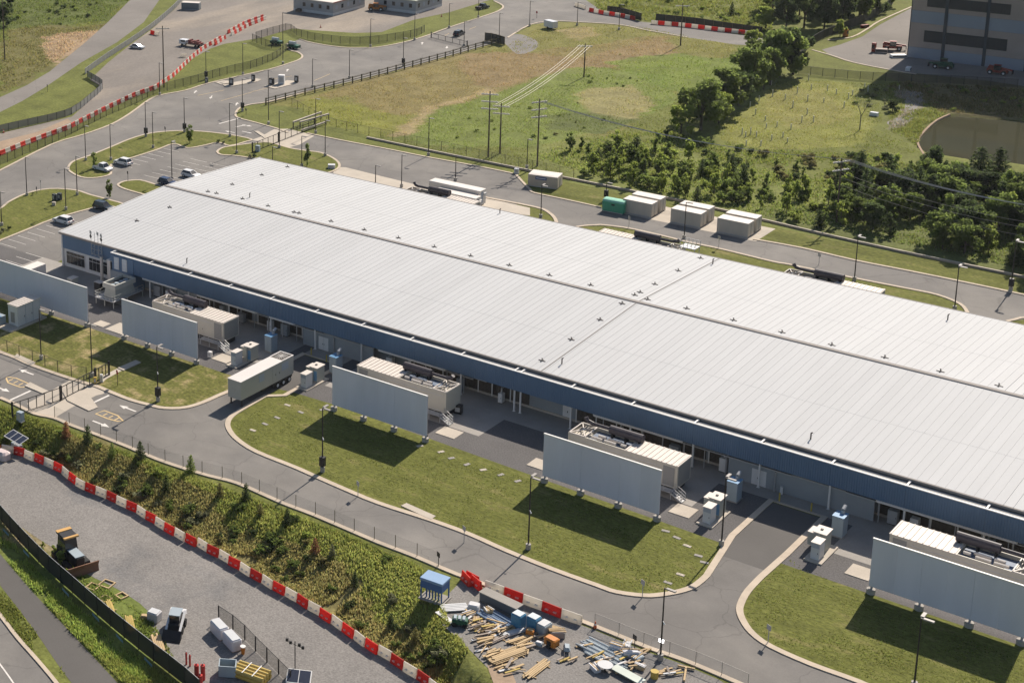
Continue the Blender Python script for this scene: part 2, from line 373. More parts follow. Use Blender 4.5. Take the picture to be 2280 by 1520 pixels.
back = PL(OUT)+PL(TOPR)+PL(BOTR)+PL(BK_N)+PL([(1148,388),(1180,422),(1190,430),(1260,445),(1337,462)])+PL([(1500,497)])+PL(BK_N2)+[(-20, 250), (-20, 271.5), (-190, 271.5), (-213, 270), (-214, 208)]+PL([(0,628),(-60,640)])
sheet('back_road', back, .008, M_asph)

def island(name, pts, k=3, w=.55, m=M_lawn, closed=True, zt=.13):
    ring = smooth(pts, k, True); b = B(); strip(b, ring, w, 0, zt, True); kb = b.build('kerb', M_kerb); struct(kb)
    return struct(sheet(name, ring, zt-.03, m))
island('lawn', PL([(152,377),(157,365),(170,357),(200,347),(247,328),(290,310),(333,298),(377,293),(417,292),(467,295),(520,302),(560,311),(548,316),(512,325),(487,318),(452,325),(417,330),(387,321),(350,334),(300,350),(248,367),(247,387),(225,395),(195,397),(175,393),(160,385)]))
island('lawn', PL([(263,412),(272,406),(287,403),(313,402),(345,411),(375,420),(410,428),(395,436),(345,438),(300,428),(272,419)]))
island('lawn', PL([(-60,500),(-40,480),(0,465),(20,450),(60,431),(110,421),(167,424),(200,434),(233,443),(275,455),(262,462),(235,458),(205,464),(117,489),(60,512),(0,536),(-60,560)]))
island('lawn', PL([(484,338),(495,330),(515,326),(560,320),(600,318),(643,330),(680,336),(715,341),(742,353),(755,365),(752,376),(727,386),(680,390),(620,380),(578,356),(550,351),(520,347),(492,345)]))
def kerb(px, w=.55, z1=.14, k=3, pts=None):
    b = B(); strip(b, pts or smooth(PL(px), k), w, 0, z1); return struct(b.build('kerb', M_kerb))
kerb(OUT[:18]); kerb([(667,88),(700,97),(760,106),(810,107),(840,106),(895,96),(945,82),(1000,62),(1080,36),(1112,24),(1120,14),(1100,3)])
kerb(BOTR[2:9]); kerb(BOTR[12:]); kerb(BK_N); kerb([(1148,388),(1163,405),(1180,422),(1190,430),(1260,445),(1337,462)]); kerb(BK_N2, .6)
kerb([(1283,506),(1305,503),(1327,502),(1346,502),(1416,512),(1530,539),(1609,556),(1720,583),(1760,590),(1903,620),(2020,643),(2087,657),(2137,677),(2153,695),(2158,710)], .6)
kerb([(2225,728),(2240,717),(2260,712),(2290,708),(2400,722)], .6)
kerb([(1080,440),(1193,462),(1222,474),(1236,488),(1239,500)], .7)
# lawns behind the building
sheet('lawn', PL([(1283,507),(1305,504),(1346,503),(1416,513),(1530,540),(1609,557),(1720,584),(1903,621),(2020,644),(2087,658),(2137,678),(2157,705),(2150,730),(1700,640),(1300,540)]), .016, M_lawn)
sheet('lawn', PL([(1150,450),(1193,463),(1222,475),(1238,495),(1230,515),(1150,500)]), .016, M_lawn)
sheet('lawn', PL([(2225,730),(2240,718),(2290,709),(2400,723),(2400,760),(2240,735)]), .016, M_lawn)
sheet('pavement', PL([(745,372),(770,373),(900,405),(940,415),(1080,440),(1180,463),(1180,480),(1000,460),(740,395)]), .02, M_conc)
sheet('lawn', PL([(1262,405),(1700,500),(1900,545),(2280,620),(2400,650),(2400,684),(2280,656),(2020,602),(1787,552),(1677,532),(1500,496),(1337,461),(1262,445),(1192,430)]), .017, M_lawn)
# concrete pads under the containers
sheet('container_pad', rect(-144.6, -116.6, 301.9, 311.2), .026, M_conc)
# front lawns
sheet('lawn', k1[:-1]+PL([(510,868)])+[(-151.0, 189.6), (-178, 189.4), (-225, 189.0), (-240, 188)], .02, M_lawn_dry)
sheet('lawn', k2+[(-74.6, 189.4), (-101, 190.2), (-135, 191.3), (-143.2, 190.8)], .02, M_lawn)
sheet('lawn', k3+[(-30, 150), (-25, 189.2), (-67.3, 189.4)], .02, M_lawn)
kb = B(); strip(kb, k1[:-2]+[(-150.95, 186.5), (D1[0]-.35, D1[2]+.35), (D1[1]+.35, D1[2]+.35), (D1[1]+.35, 189)]+k2[2:-1]+[(D2[0]-.4, 192), (D2[0]-.4, D2[2]+.4), (D2[1]+.4, D2[2]+.4), (D2[1]+.4, 192)]+k3, .8, 0, .13)
struct(kb.build('kerb', M_kerb))
kerb(None, .7, .16, pts=ks)
# gravel yard strip and concrete apron between lawn and building
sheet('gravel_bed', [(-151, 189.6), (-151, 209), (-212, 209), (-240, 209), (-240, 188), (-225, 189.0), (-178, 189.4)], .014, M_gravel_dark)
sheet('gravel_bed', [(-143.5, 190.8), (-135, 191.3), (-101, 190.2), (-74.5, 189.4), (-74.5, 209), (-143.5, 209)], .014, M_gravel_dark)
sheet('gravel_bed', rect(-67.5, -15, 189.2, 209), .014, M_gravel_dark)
sheet('apron', rect(-151.0, -143.5, 204.2, 209.5), .018, M_conc_dull)
for x0, x1 in ((-181, -153), (-141, -113.5), (-103, -81.5), (-64, -20)):
    sheet('apron', rect(x0, x1, 196.0, 209.5), .022, M_conc_dull)
sheet('apron', rect(-113.5, -103, 203.2, 209.5), .02, M_conc_dull); sheet('apron', rect(-81.5, -64, 204.4, 209.5), .02, M_conc_dull)
sheet('apron', rect(-218, -181, 200.6, 209.5), .021, M_conc_dull)
# small light pads beside the generators
for x0, x1, y0, y1 in ((-118.9,-115.7,192.8,195.6), (-161.4,-158.2,192.6,195.4), (-83.2,-80.4,192.6,195.6), (-103.8,-101,192.4,195.2), (-60.6,-57.8,192.0,195.0), (-183.6,-178.2,190.6,194.4), (-186.9,-184.4,190.9,193.0)):
    pb = B().bbox(x0, x1, y0, y1, 0, .10, .02).build('concrete_pad', M_conc); struct(pb)
# concrete stepping slabs and drain covers set in the lawns
SL = [(982,1006),(1005,1020),(1040,1034),(1076,1046),(1115,1057),(1153,1071),(935,993),(718,912),(670,918),(640,902),(617,930),(590,944),(563,958),(1482,1182),(1507,1197),(1530,1215),(1555,1237),(1568,1252),(1515,1279),(1487,1297)]
for i, (a, b_) in enumerate(SL):
    x, y = G(a, b_); s_ = B().bbox(-.5, .5, -.26, .26, 0, .06, .02).build('lawn_slab', M_conc_dull if i % 3 else M_conc); s_.location = (x, y, .02); s_.rotation_euler = (0, 0, R(random.uniform(-12, 12)+(70 if i < 8 else 5))); struct(s_)
for px in ([(893,1127),(905,1121),(970,1150),(960,1158)], [(32,795),(38,789),(79,808),(72,815)], [(262,820),(302,803),(314,808),(275,826)]):
    pb = B().prism(PL(px), 0, .15).build('inlet_slab', M_conc); struct(pb)
sheet('footpath', PL([(228,852),(236,844),(275,823),(262,820),(222,840)]), .03, M_conc)
# gate pads on the front drive
sheet('gate_pad', PL([(78,922),(120,931),(158,908),(215,880),(246,873),(214,860),(159,844),(120,866),(60,898)]), .02, M_conc)
sheet('gate_pad', PL([(560,312),(600,318),(640,330),(668,322),(700,303),(683,297),(640,287),(610,288),(580,305)]), .02, M_conc)
# construction track, path and street below the embankment
TRK_S = [(-60,1085),(0,1132),(30,1160),(95,1205),(150,1238),(190,1275),(260,1310),(330,1360),(340,1420),(390,1470),(420,1530),(440,1620)]
sheet('gravel_track', smooth([P(a, b_, LOW)[:2] for a, b_ in BARR], 3)+smooth([P(a, b_, LOW)[:2] for a, b_ in TRK_S], 3)[::-1], LOW+.012, M_gravel)
LZ = lambda l: smooth([P(a, b_, LOW)[:2] for a, b_ in l], 3)
sheet('footpath', LZ([(-60,1150),(0,1232),(80,1325),(160,1410),(230,1485),(300,1560)])+LZ([(190,1560),(130,1480),(75,1400),(0,1302),(-60,1230)]), LOW+.012, M_asph_new)
sheet('street', LZ([(-60,1300),(0,1373),(40,1425),(80,1470),(130,1530),(170,1590)])+LZ([(-60,1640),(-80,1500)]), LOW+.012, M_asph)
kb = B(); strip(kb, LZ([(-60,1296),(0,1369),(40,1421),(80,1466),(130,1526),(170,1586)]), .5, LOW, LOW+.14); struct(kb.build('kerb', M_kerb))
sheet('edge_line', offset_line(LZ([(-40,1425),(0,1478),(30,1520),(60,1570)]), .2)[0]+offset_line(LZ([(-40,1425),(0,1478),(30,1520),(60,1570)]), .2)[1][::-1], LOW+.03, M_paint)
# materials yard
YARD = PL([(1030,1290),(1150,1335),(1323,1402),(1445,1452),(1520,1478),(1600,1512),(1680,1560),(1200,1600),(1130,1560),(1100,1500),(1040,1440),(985,1390),(1000,1320)])
sheet('materials_yard', YARD, .02, M_gravel)
sheet('dirt_patch', smooth(PL([(1085,1470),(1110,1462),(1135,1490),(1150,1530),(1120,1560),(1095,1510)]), 3, True), .026, M_dirt)
# far tracks and lots at the top of the picture
sheet('old_road', PL([(-60,245),(0,217),(60,190),(110,160),(190,95),(240,50),(290,0),(320,-30),(390,-30),(355,0),(320,50),(260,95),(180,140),(100,195),(50,225),(0,250),(-60,275)]), .012, M_asph_old)
sheet('gravel_lot', PL([(-60,305),(0,297),(75,280),(160,260),(222,205),(220,190),(200,178),(240,140),(290,100),(335,68),(390,20),(420,-15),(700,-60),(1150,-60),(1092,0),(1000,28),(920,45),(850,72),(790,74),(700,68),(650,64),(580,85),(500,98),(470,108),(430,130),(370,180),(330,200),(260,232),(150,287),(60,322),(0,345),(-60,370)]), .010, M_lot)
sheet('dirt_track', PL([(-60,330),(0,315),(80,295),(150,265),(160,272),(90,300),(30,325),(-60,360)]), .016, M_dirt)
sheet('gravel_patch', smooth(PL([(1118,88),(1150,76),(1190,88),(1198,104),(1175,118),(1150,120),(1135,108),(1125,98)]), 3, True), .012, M_gravel)
sheet('gravel_patch', smooth(PL([(2010,205),(2050,205),(2055,225),(2035,248),(2030,270),(1990,280),(1975,272),(2010,255),(2015,228)]), 3, True), .012, M_gravel)
sheet('service_lot', PL([(1830,111),(1870,100),(1920,82),(1960,55),(2030,18),(2110,-30),(2330,-40),(2330,200),(2200,180),(2080,168),(1985,158),(1900,140),(1850,124)]), .012, M_asph_old)
kerb([(1808,112),(1850,124),(1900,140),(1985,157),(2040,166)]); kerb([(1843,90),(1895,84),(1930,66),(1960,47),(2030,16)])
sheet('pond', POND, -.35, M_water)
b = B(); strip(b, smooth(PL([(2058,345),(2043,315),(2058,292),(2085,268),(2115,254)]), 4), .45, -.5, .05); struct(b.build('pond_edge', M_dirt))
# ------------------------------------------------------------------ the long building
M_roof = mat('roof_metal', (.470,.469,.464), rough=.7, metal=0, spec=.10, var=.032, scale=.5, var2=.03, scale2=.08, rnd=.02, coord='World', stretch=(1,.10,1))
M_trim = mat('roof_trim', (.25,.225,.205), rough=.7, spec=.1, var=.08, scale=.4)
M_blue = mat('blue_cladding', (.092,.155,.240), rough=.5, spec=.4, var=.06, scale=.3, stretch=(1,1,.2))
M_wallg = mat('grey_wall', (.27,.29,.30), rough=.8, var=.06)
M_white = mat('white_metal', (.66,.64,.61), rough=.55, var=.05)
M_louv = mat('brown_louvre', (.085,.070,.056), rough=.7, var=.25, scale=1.5, stretch=(1,1,.2))
M_glass = mat('dark_glass', (.018,.02,.024), rough=.08, spec=.6, var=0)
M_steel = mat('galvanised', (.42,.42,.42), rough=.5, metal=.4, var=.08)
M_dark = mat('black_metal', (.028,.026,.026), rough=.55, var=.15)
M_brown = mat('bronze_metal', (.045,.035,.032), rough=.6, var=.1)
M_grate = mat('grating', (.27,.265,.255), rough=.7, var=.2, scale=1.5)
X0, X1 = -211.8, -15.0; YN, YR, YB = 208.2, 239.25, 270.4; ZE, ZR = 7.0, 8.45
bld = thing('data_hall', 'long low building with pale ribbed metal roof and blue cladding along its side', 'building', (X0, YN, 0))
ox, oy = X0, YN
def bpart(b, name, m, parent=None):
    o = b.build(name, m, parent or bld)
    if parent is None: o.location = (-ox, -oy, 0)
    return o
wall = bpart(B().box(X0+.25, X1, 209.4, YB-.9, 0, 6.6), 'wall', M_wallg)
slope = (ZR-ZE)/(YR-YN)
rb = B()
rb.side2([(YN+.1,ZE-.22),(YN+.1,ZE-.06),(YR,ZR-.06),(YB-.1,ZE-.06),(YB-.1,ZE-.22)], X0+.02, X1)
roof = bpart(rb, 'roof', M_trim)
# standing-seam panels, one object each
PW = 1.105
def panel(y0, z0, y1, z1):
    b = B(); w = PW-.004
    b._a([(0,y0,z0),(w,y0,z0),(w,y1,z1),(0,y1,z1),(0,y0,z0-.1),(w,y0,z0-.1)], [(0,1,2,3),(4,5,1,0)])
    for dz, x0, x1 in ((.035, 0, .045),):
        b._a([(x0,y0,z0),(x1,y0,z0),(x1,y1,z1),(x0,y1,z1),(x0+.01,y0,z0+dz),(x1-.01,y0,z0+dz),(x1-.01,y1,z1+dz),(x0+.01,y1,z1+dz)],
             [(4,5,6,7),(0,1,5,4),(1,2,6,5),(3,0,4,7),(2,3,7,6)])
    ym, zm = y0+(y1-y0)*.42, z0+(z1-z0)*.42
    b.beam((0.08,ym,zm+.004),(w,ym,zm+.004), .10, .014)
    return b.mesh('roof_panel', M_roof)
mN, mB = panel(YN, ZE, YR, ZR), panel(YR, ZR, YB, ZE)
nN, nB = 148, 140
for i in range(nN): inst('roof_panel', mN, bld, (i*PW, -oy, 0))
for i in range(nB): inst('roof_panel', mB, bld, (i*PW, -oy, 0))
b = B()
for y0, z0, y1, z1, n0 in ((YN, ZE, YR, ZR, nN), (YR, ZR, YB, ZE, nB)):
    for k in range(n0, int((X1-X0)/PW)):
        x = X0+k*PW; b._a([(x,y0,z0),(x+PW-.01,y0,z0),(x+PW-.01,y1,z1),(x,y1,z1)], [(0,1,2,3)])
        b._a([(x,y0,z0),(x+.075,y0,z0),(x+.075,y1,z1),(x,y1,z1),(x,y0,z0+.08),(x+.075,y0,z0+.08),(x+.075,y1,z1+.08),(x,y1,z1+.08)], [(4,5,6,7),(0,1,5,4),(1,2,6,5),(3,0,4,7)])
o = bpart(b, 'roof_panel_run', M_roof); o['kind'] = 'stuff'
bpart(B().side2([(YR-.42,ZR+.02),(YR-.40,ZR+.10),(YR,ZR+.13),(YR+.40,ZR+.10),(YR+.42,ZR+.02)], X0-.05, X1), 'ridge_cap', M_trim)
b = B().side2([(YN-.22,ZE-.34),(YN-.22,ZE+.00),(YN+.04,ZE+.03),(YN+.04,ZE-.34)], X0-.06, X1); bpart(b, 'gutter', M_trim)
b = B().side2([(YB+.22,ZE-.34),(YB-.04,ZE-.34),(YB-.04,ZE+.04),(YB+.22,ZE+.02)], X0-.06, X1); bpart(b, 'gutter', M_trim)
b = B()
for (ya, za), (yb, zb) in (((YN-.2, ZE), (YR, ZR)), ((YR, ZR), (YB+.2, ZE))):
    b._a([(X0-.14,ya,za-.35),(X0+.04,ya,za-.35),(X0+.04,yb,zb-.35),(X0-.14,yb,zb-.35),(X0-.14,ya,za+.09),(X0+.04,ya,za+.09),(X0+.04,yb,zb+.09),(X0-.14,yb,zb+.09)],
         [(4,5,6,7),(0,1,5,4),(1,2,6,5),(2,3,7,6),(3,0,4,7)])
bpart(b, 'gable_trim', M_white)
bpart(B().box(X0+.03, X0+.2, 208.6, YB-.2, .4, ZE-.3), 'gable_wall', M_blue)
# movement joint across the roof
b = B()
for y0, z0, y1, z1 in ((YN, ZE, YR, ZR), (YR, ZR, YB, ZE)):
    b.beam((-110.45, y0+.1, z0+.06), (-110.45, y1, z1+.06), .10, .05)
bpart(b, 'movement_joint', M_trim)
# small roof vents
vb = B().box(-.55,.55,-.07,.07,0,.09).box(-.07,.07,-.45,.45,.005,.085).cyl((0,0,.08),(0,0,.36),.07,6).cyl((0,0,.36),(0,0,.46),.15,6,.03); vm = vb.mesh('roof_vent', mat('vent_brown', (.10,.085,.076), rough=.6))
VENTS = [(583,390),(517,411),(463,427),(482,431),(540,443),(597,459),(655,473),(666,475),(737,493),(811,512),(887,530),(967,550),(1048,570),(1134,591),(1223,613),(1315,635),(1413,657),(1425,651),(1442,667),(1510,603),(1458,633),(1385,676),(1336,712),(1272,756),(1207,803),(1560,575),(1529,687),(1633,713),(1741,740),(1852,768),(1970,796),(2094,827),(2224,859),(640,372),(378,462),(305,492)]
for a, b_ in VENTS:
    p = P(a, b_, 7.4)
    for _i in range(4):
        z = ZE+slope*(p[1]-YN) if p[1] < YR else ZR-slope*(p[1]-YR); p = P(a, b_, z)
    inst('roof_vent', vm, bld, (p[0]-ox, p[1]-oy, z))
pm = B().cyl((0,0,0),(0,0,.9),.09,6).cyl((0,0,.9),(.22,0,1.0),.08,6).mesh('vent_pipe', M_brown)
for a, b_ in [(556,440),(416,586),(1251,810),(1805,977),(2110,712),(1587,588),(1113,475)]:
    p = P(a, b_, 7.3)
    for _i in range(4):
        z = ZE+slope*(p[1]-YN) if p[1] < YR else ZR-slope*(p[1]-YR); p = P(a, b_, z)
    inst('vent_pipe', pm, bld, (p[0]-ox, p[1]-oy, z))
# blue screen hung in front of the eave
FY, FZ0, FZ1 = 206.35, 3.62, 6.70
fx = [-196.6]
while fx[-1] < X1-9: fx.append(fx[-1]+9.19)
def corr(w):
    b = B(); n = int(w/.30); st = w/n
    pr = []
    for i in range(n):
        x = i*st; pr += [(x,0),(x+st*.45,0),(x+st*.55,-.055),(x+st*.95,-.055)]
    pr.append((w,0))
    for (xa, ya), (xb, yb) in zip(pr, pr[1:]):
        b._a([(xa,ya,FZ0),(xb,yb,FZ0),(xb,yb,FZ1),(xa,ya,FZ1)], [(0,1,2,3)])
    b.box(0, w, .02, .10, FZ0, FZ1)
    return b.mesh('fascia_panel', M_blue)
fmesh = corr(9.17)
for x in fx: inst('fascia_panel', fmesh, bld, (x-ox, FY-oy, 0))
bpart(B().box(fx[0]-.05, fx[-1]+9.2, FY-.11, FY+.16, FZ1, FZ1+.12), 'fascia_cap', M_white)
cm = B().box(-.11,.11,-.11,.11,0,FZ0).box(-.2,.2,-.2,.2,0,.06).mesh('column', M_white)
bm_ = B().box(-.11,.11,FY+.1,YN-.2,6.565,6.78).mesh('outrigger', M_white)
for i, x in enumerate(fx+[fx[-1]+9.17]):
    inst('outrigger', bm_, bld, (x-ox, -oy, 0))
    inst('column', cm, bld, (x-ox, 206.75-oy, 0))
    if abs(x+110.5) < 5: inst('outrigger', bm_, bld, (x+1.0-ox, -oy, 0)); inst('column', cm, bld, (x+1.0-ox, 206.75-oy, 0))
    if i < len(fx): bpart(B().box(x+.2, x+8.9, FY+.18, YN-.26, 6.50, 6.56), 'grating', M_grate)
bpart(B().box(fx[0]-.1, fx[-1]+9.2, FY+.35, FY+.5, 3.8, 4.0), 'purlin', M_white)
# cable tray and pipe runs below the screen
for xa, xb in ((-186,-149),(-133,-121),(-101,-73),(-66,-40)):
    b = B(); b.box(xa, xb, 206.75, 206.95, 3.05, 3.2); b.box(xa+1, xb+2, 207.3, 207.42, 3.04, 3.22); b.box(xa, xb, 207.8, 208.0, 3.1, 3.25)
    for k in range(int((xb-xa)/3)): b.box(xa+1+k*3, xa+1.08+k*3, 206.75, 208.0, 3.0, 3.05); b.box(xa+1+k*3, xa+1.1+k*3, 207.35, 207.45, 0, 3.05)
    bpart(b, 'cable_tray', M_steel)
# louvre bays, white service panels and doors along the ground floor
lm = B().box(0, 3.0, -.05, .02, .35, 3.35)
for k in range(13): lm.box(.0, 3.0, -.12, -.05, .4+k*.225, .48+k*.225)
for k in range(4): lm.box(.74*k, .74*k+.05, -.16, -.04, .35, 3.35)
lm = lm.mesh('louvre_panel', M_louv); om = B().box(-.09,.09,-.2,0,0,3.4).mesh('mullion', M_white)
bays = [(-178.5,4),(-164.5,4),(-134,5),(-119.0,2),(-105.0,3),(-98,4),(-85,2),(-62.5,6)]
for x, n in bays:
    for k in range(n):
        inst('louvre_panel', lm, bld, (x+k*3.15-ox, 209.38-oy, 0)); inst('mullion', om, bld, (x+k*3.15-.08-ox, 209.38-oy, 0))
bpart(B().box(-205, -18, 209.2, 209.39, 0, .34), 'plinth', M_conc)
def door(x, w=2.0, h=2.5):
    d = bpart(B().box(x, x+w, 209.28, 209.39, .1, h), 'door', M_white); h_ = B().box(x+w/2+.1, x+w/2+.18, 209.2, 209.28, 1.1, 1.35).build('handle', M_dark, d)
    return d
for x in (-107.3, -152.0, -71.8): door(x, 1.9 if x < -110 or x > -80 else 1.3)
# office end: storefront glazing under the blue wall
bpart(B().box(X0+.05, -196.9, 208.55, 209.3, 3.75, ZE-.3), 'upper_wall', M_blue)
bpart(B().box(X0+.04, X0+.35, 208.5, 209.3, 0, ZE-.3), 'corner_trim', M_white)
bpart(B().box(-197.15, -196.7, 208.4, 209.35, 0, ZE-.3), 'corner_trim', M_white)
bpart(B().box(X0+.36, -197.2, 208.9, 209.35, 0, 3.74), 'lower_wall', M_white)
for wx, ww in ((-210.7, 5.0), (-204.7, 5.0)):
    wd = bpart(B().box(wx, wx+ww, 208.72, 208.90, .75, 3.3), 'window', M_white)
    nx_ = 5
    for k in range(nx_):
        a0 = wx+.08+k*(ww-.16)/nx_; a1 = a0+(ww-.16)/nx_-.07
        B().box(a0, a1, 208.68, 208.715, .85, 2.55).build('pane', M_glass, wd); B().box(a0, a1, 208.68, 208.715, 2.65, 3.22).build('pane', M_glass, wd)
# the side wing at the end of the blue screen, with tall white windows
bpart(B().box(-196.69, -191.0, 206.2, 209.3, 0, 6.5), 'stair_bay', M_blue)
for x in (-195.6, -193.6):
    w_ = bpart(B().box(x, x+1.15, 206.08, 206.19, 3.9, 6.2), 'window', M_white)
    for k in range(3): B().box(x+.1, x+1.05, 206.04, 206.079, 4.0+k*.72, 4.62+k*.72).build('pane', mat('pale_glass', (.55,.57,.58), rough=.2, var=.05), w_)
bpart(B().box(-196.6, -191.1, 206.06, 206.19, 0, 3.5), 'lower_wall', M_wallg)
# antenna rack on the end wall
an = thing('antenna_mast_frame', 'small antenna masts with square panels bracketed to the blue end wall', 'antenna', (-202.2, 208.3, 4.2))
b = B()
for x in (-1.3,-.4,.5,1.4): b.cyl((x,0,0),(x,0,4.6+.3*(x>0)),.05,6)
for z in (.2,1.2,2.2):
    b.beam((-1.4,.05,z),(1.5,.05,z),.06); b.beam((-1.3,.05,z),(-.4,.05,z+.8),.04); b.beam((.5,.05,z),(1.4,.05,z+.8),.04)
b.build('mast', M_steel, an)
for x, z in ((-1.3,4.5),(-1.3,3.7),(.5,4.6),(1.4,4.4),(1.4,3.6)):
    pnl = B().box(-.32,.32,-.12,-.02,-.32,.32).build('antenna_panel', M_steel if z > 4 else M_dark, an); pnl.location = (x,0,z); pnl.rotation_euler = (0, R(45 if z < 4 else 10), R(-20))

# cabinets, condensers and ducts packed along the ground floor under the blue screen
for i, (x, w, h, m) in enumerate(((-187.5,1.6,2.1,M_steel),(-184.6,1.2,1.8,M_white),(-172,1.0,2.0,M_wallg),(-168.2,1.5,1.6,M_steel),(-161.5,.9,1.9,M_white),(-158.6,1.4,2.2,M_wallg),(-137.4,1.1,1.9,M_white),(-131,1.3,1.7,M_steel),(-124.5,1.0,2.0,M_wallg),(-117.2,.7,1.6,M_white),(-96.5,1.2,1.9,M_steel),(-90.2,1.4,1.7,M_wallg),(-83.0,1.1,2.1,M_white),(-61.0,1.2,2.0,M_steel),(-58.3,1.0,1.8,M_white),(-50,1.4,2.0,M_wallg))):
    t = thing('wall_cabinet', ('grey' if m != M_white else 'white')+' service cabinet under the blue screen, %s from the office end' % nth(i), 'cabinet', (x, 207.7, .03), group='service cabinets under the blue screen')
    B().bbox(0,w,0,.9,.12,h,.03).build('casing', m, t); B().box(.05,w-.05,.05,.85,0,.12).build('plinth', M_dark, t); d = B().box(.06,w-.06,-.025,0,.25,h-.15).build('door', m, t); B().box(w-.2,w-.14,-.06,-.026,h*.5,h*.5+.2).build('handle', M_dark, d)
    if i % 3 == 0: B().cyl((w/2,.45,h),(w/2,.45,h+.7),.14,8).cyl((w/2,.45,h+.7),(w/2,1.5,h+.95),.14,8).build('conduit', M_steel, t)
for i, (xa, xb) in enumerate(((-189,-181),(-176,-163),(-160,-155),(-138,-126),(-101,-88),(-62,-46))):
    t = tag(B().cyl((0,0,0),(xb-xa,0,0),.2,10).cyl((0,0,0),(0,.9,.05),.2,10).cyl((xb-xa,0,0),(xb-xa,.9,.05),.2,10).build('supply_duct', M_white), 'pale supply duct hung under the blue screen, %s from the office end' % ORD[i], 'duct', 'ducts under the blue screen'); t.location = (xa, 206.6, 3.35)
# ------------------------------------------------------------------ white sound screens on piers
M_scr = mat('screen_white', (.635,.625,.69), rough=.6, var=.05, scale=.35, rnd=.025, coord='World', stretch=(1.5,1,.25))
M_pier = mat('pier_concrete', (.34,.315,.28), rough=.85, var=.14, scale=2)
SL_, SY, SZ0, SZ1 = 16.65, 189.5, 1.0, 7.2
def screen(x, label, L=SL_):
    t = thing('sound_screen', label, 'screen wall', (x, SY, 0), group='white screens in front of the generators')
    n = 6
    for k in range(n):
        B().box(k*L/n+.008, (k+1)*L/n-.008, -.09, .09, SZ0, SZ1).build('screen_panel', M_scr, t)
    B().box(-.03, L+.03, -.14, .14, SZ1, SZ1+.16).build('top_rail', M_white, t)
    B().box(-.05, L+.05, .10, .22, SZ0-.12, SZ0+.12).build('bottom_rail', M_dark, t)
    for k in range(4):
        px_ = .25+k*(L-.5)/3
        B().box(px_-.12, px_+.12, .10, .36, 0, SZ1-.1).build('post', M_steel, t)
        pr_ = B().cyl((px_,.05,-.1),(px_,.05,.62),.5,14).build('pier', M_pier, t)
    return t
screen(-56.9, 'white screen wall at the far right, cut by the picture edge')
screen(-99.7, 'white screen wall beside the asphalt drive with concrete kerb end')
screen(-134.85, 'white screen wall just right of the parked generator trailer')
screen(-178.35, 'white screen wall between the trailer and the cooling tower')
screen(-186.6-27.0, 'white screen wall at the left edge behind the small white shed', 27.0)

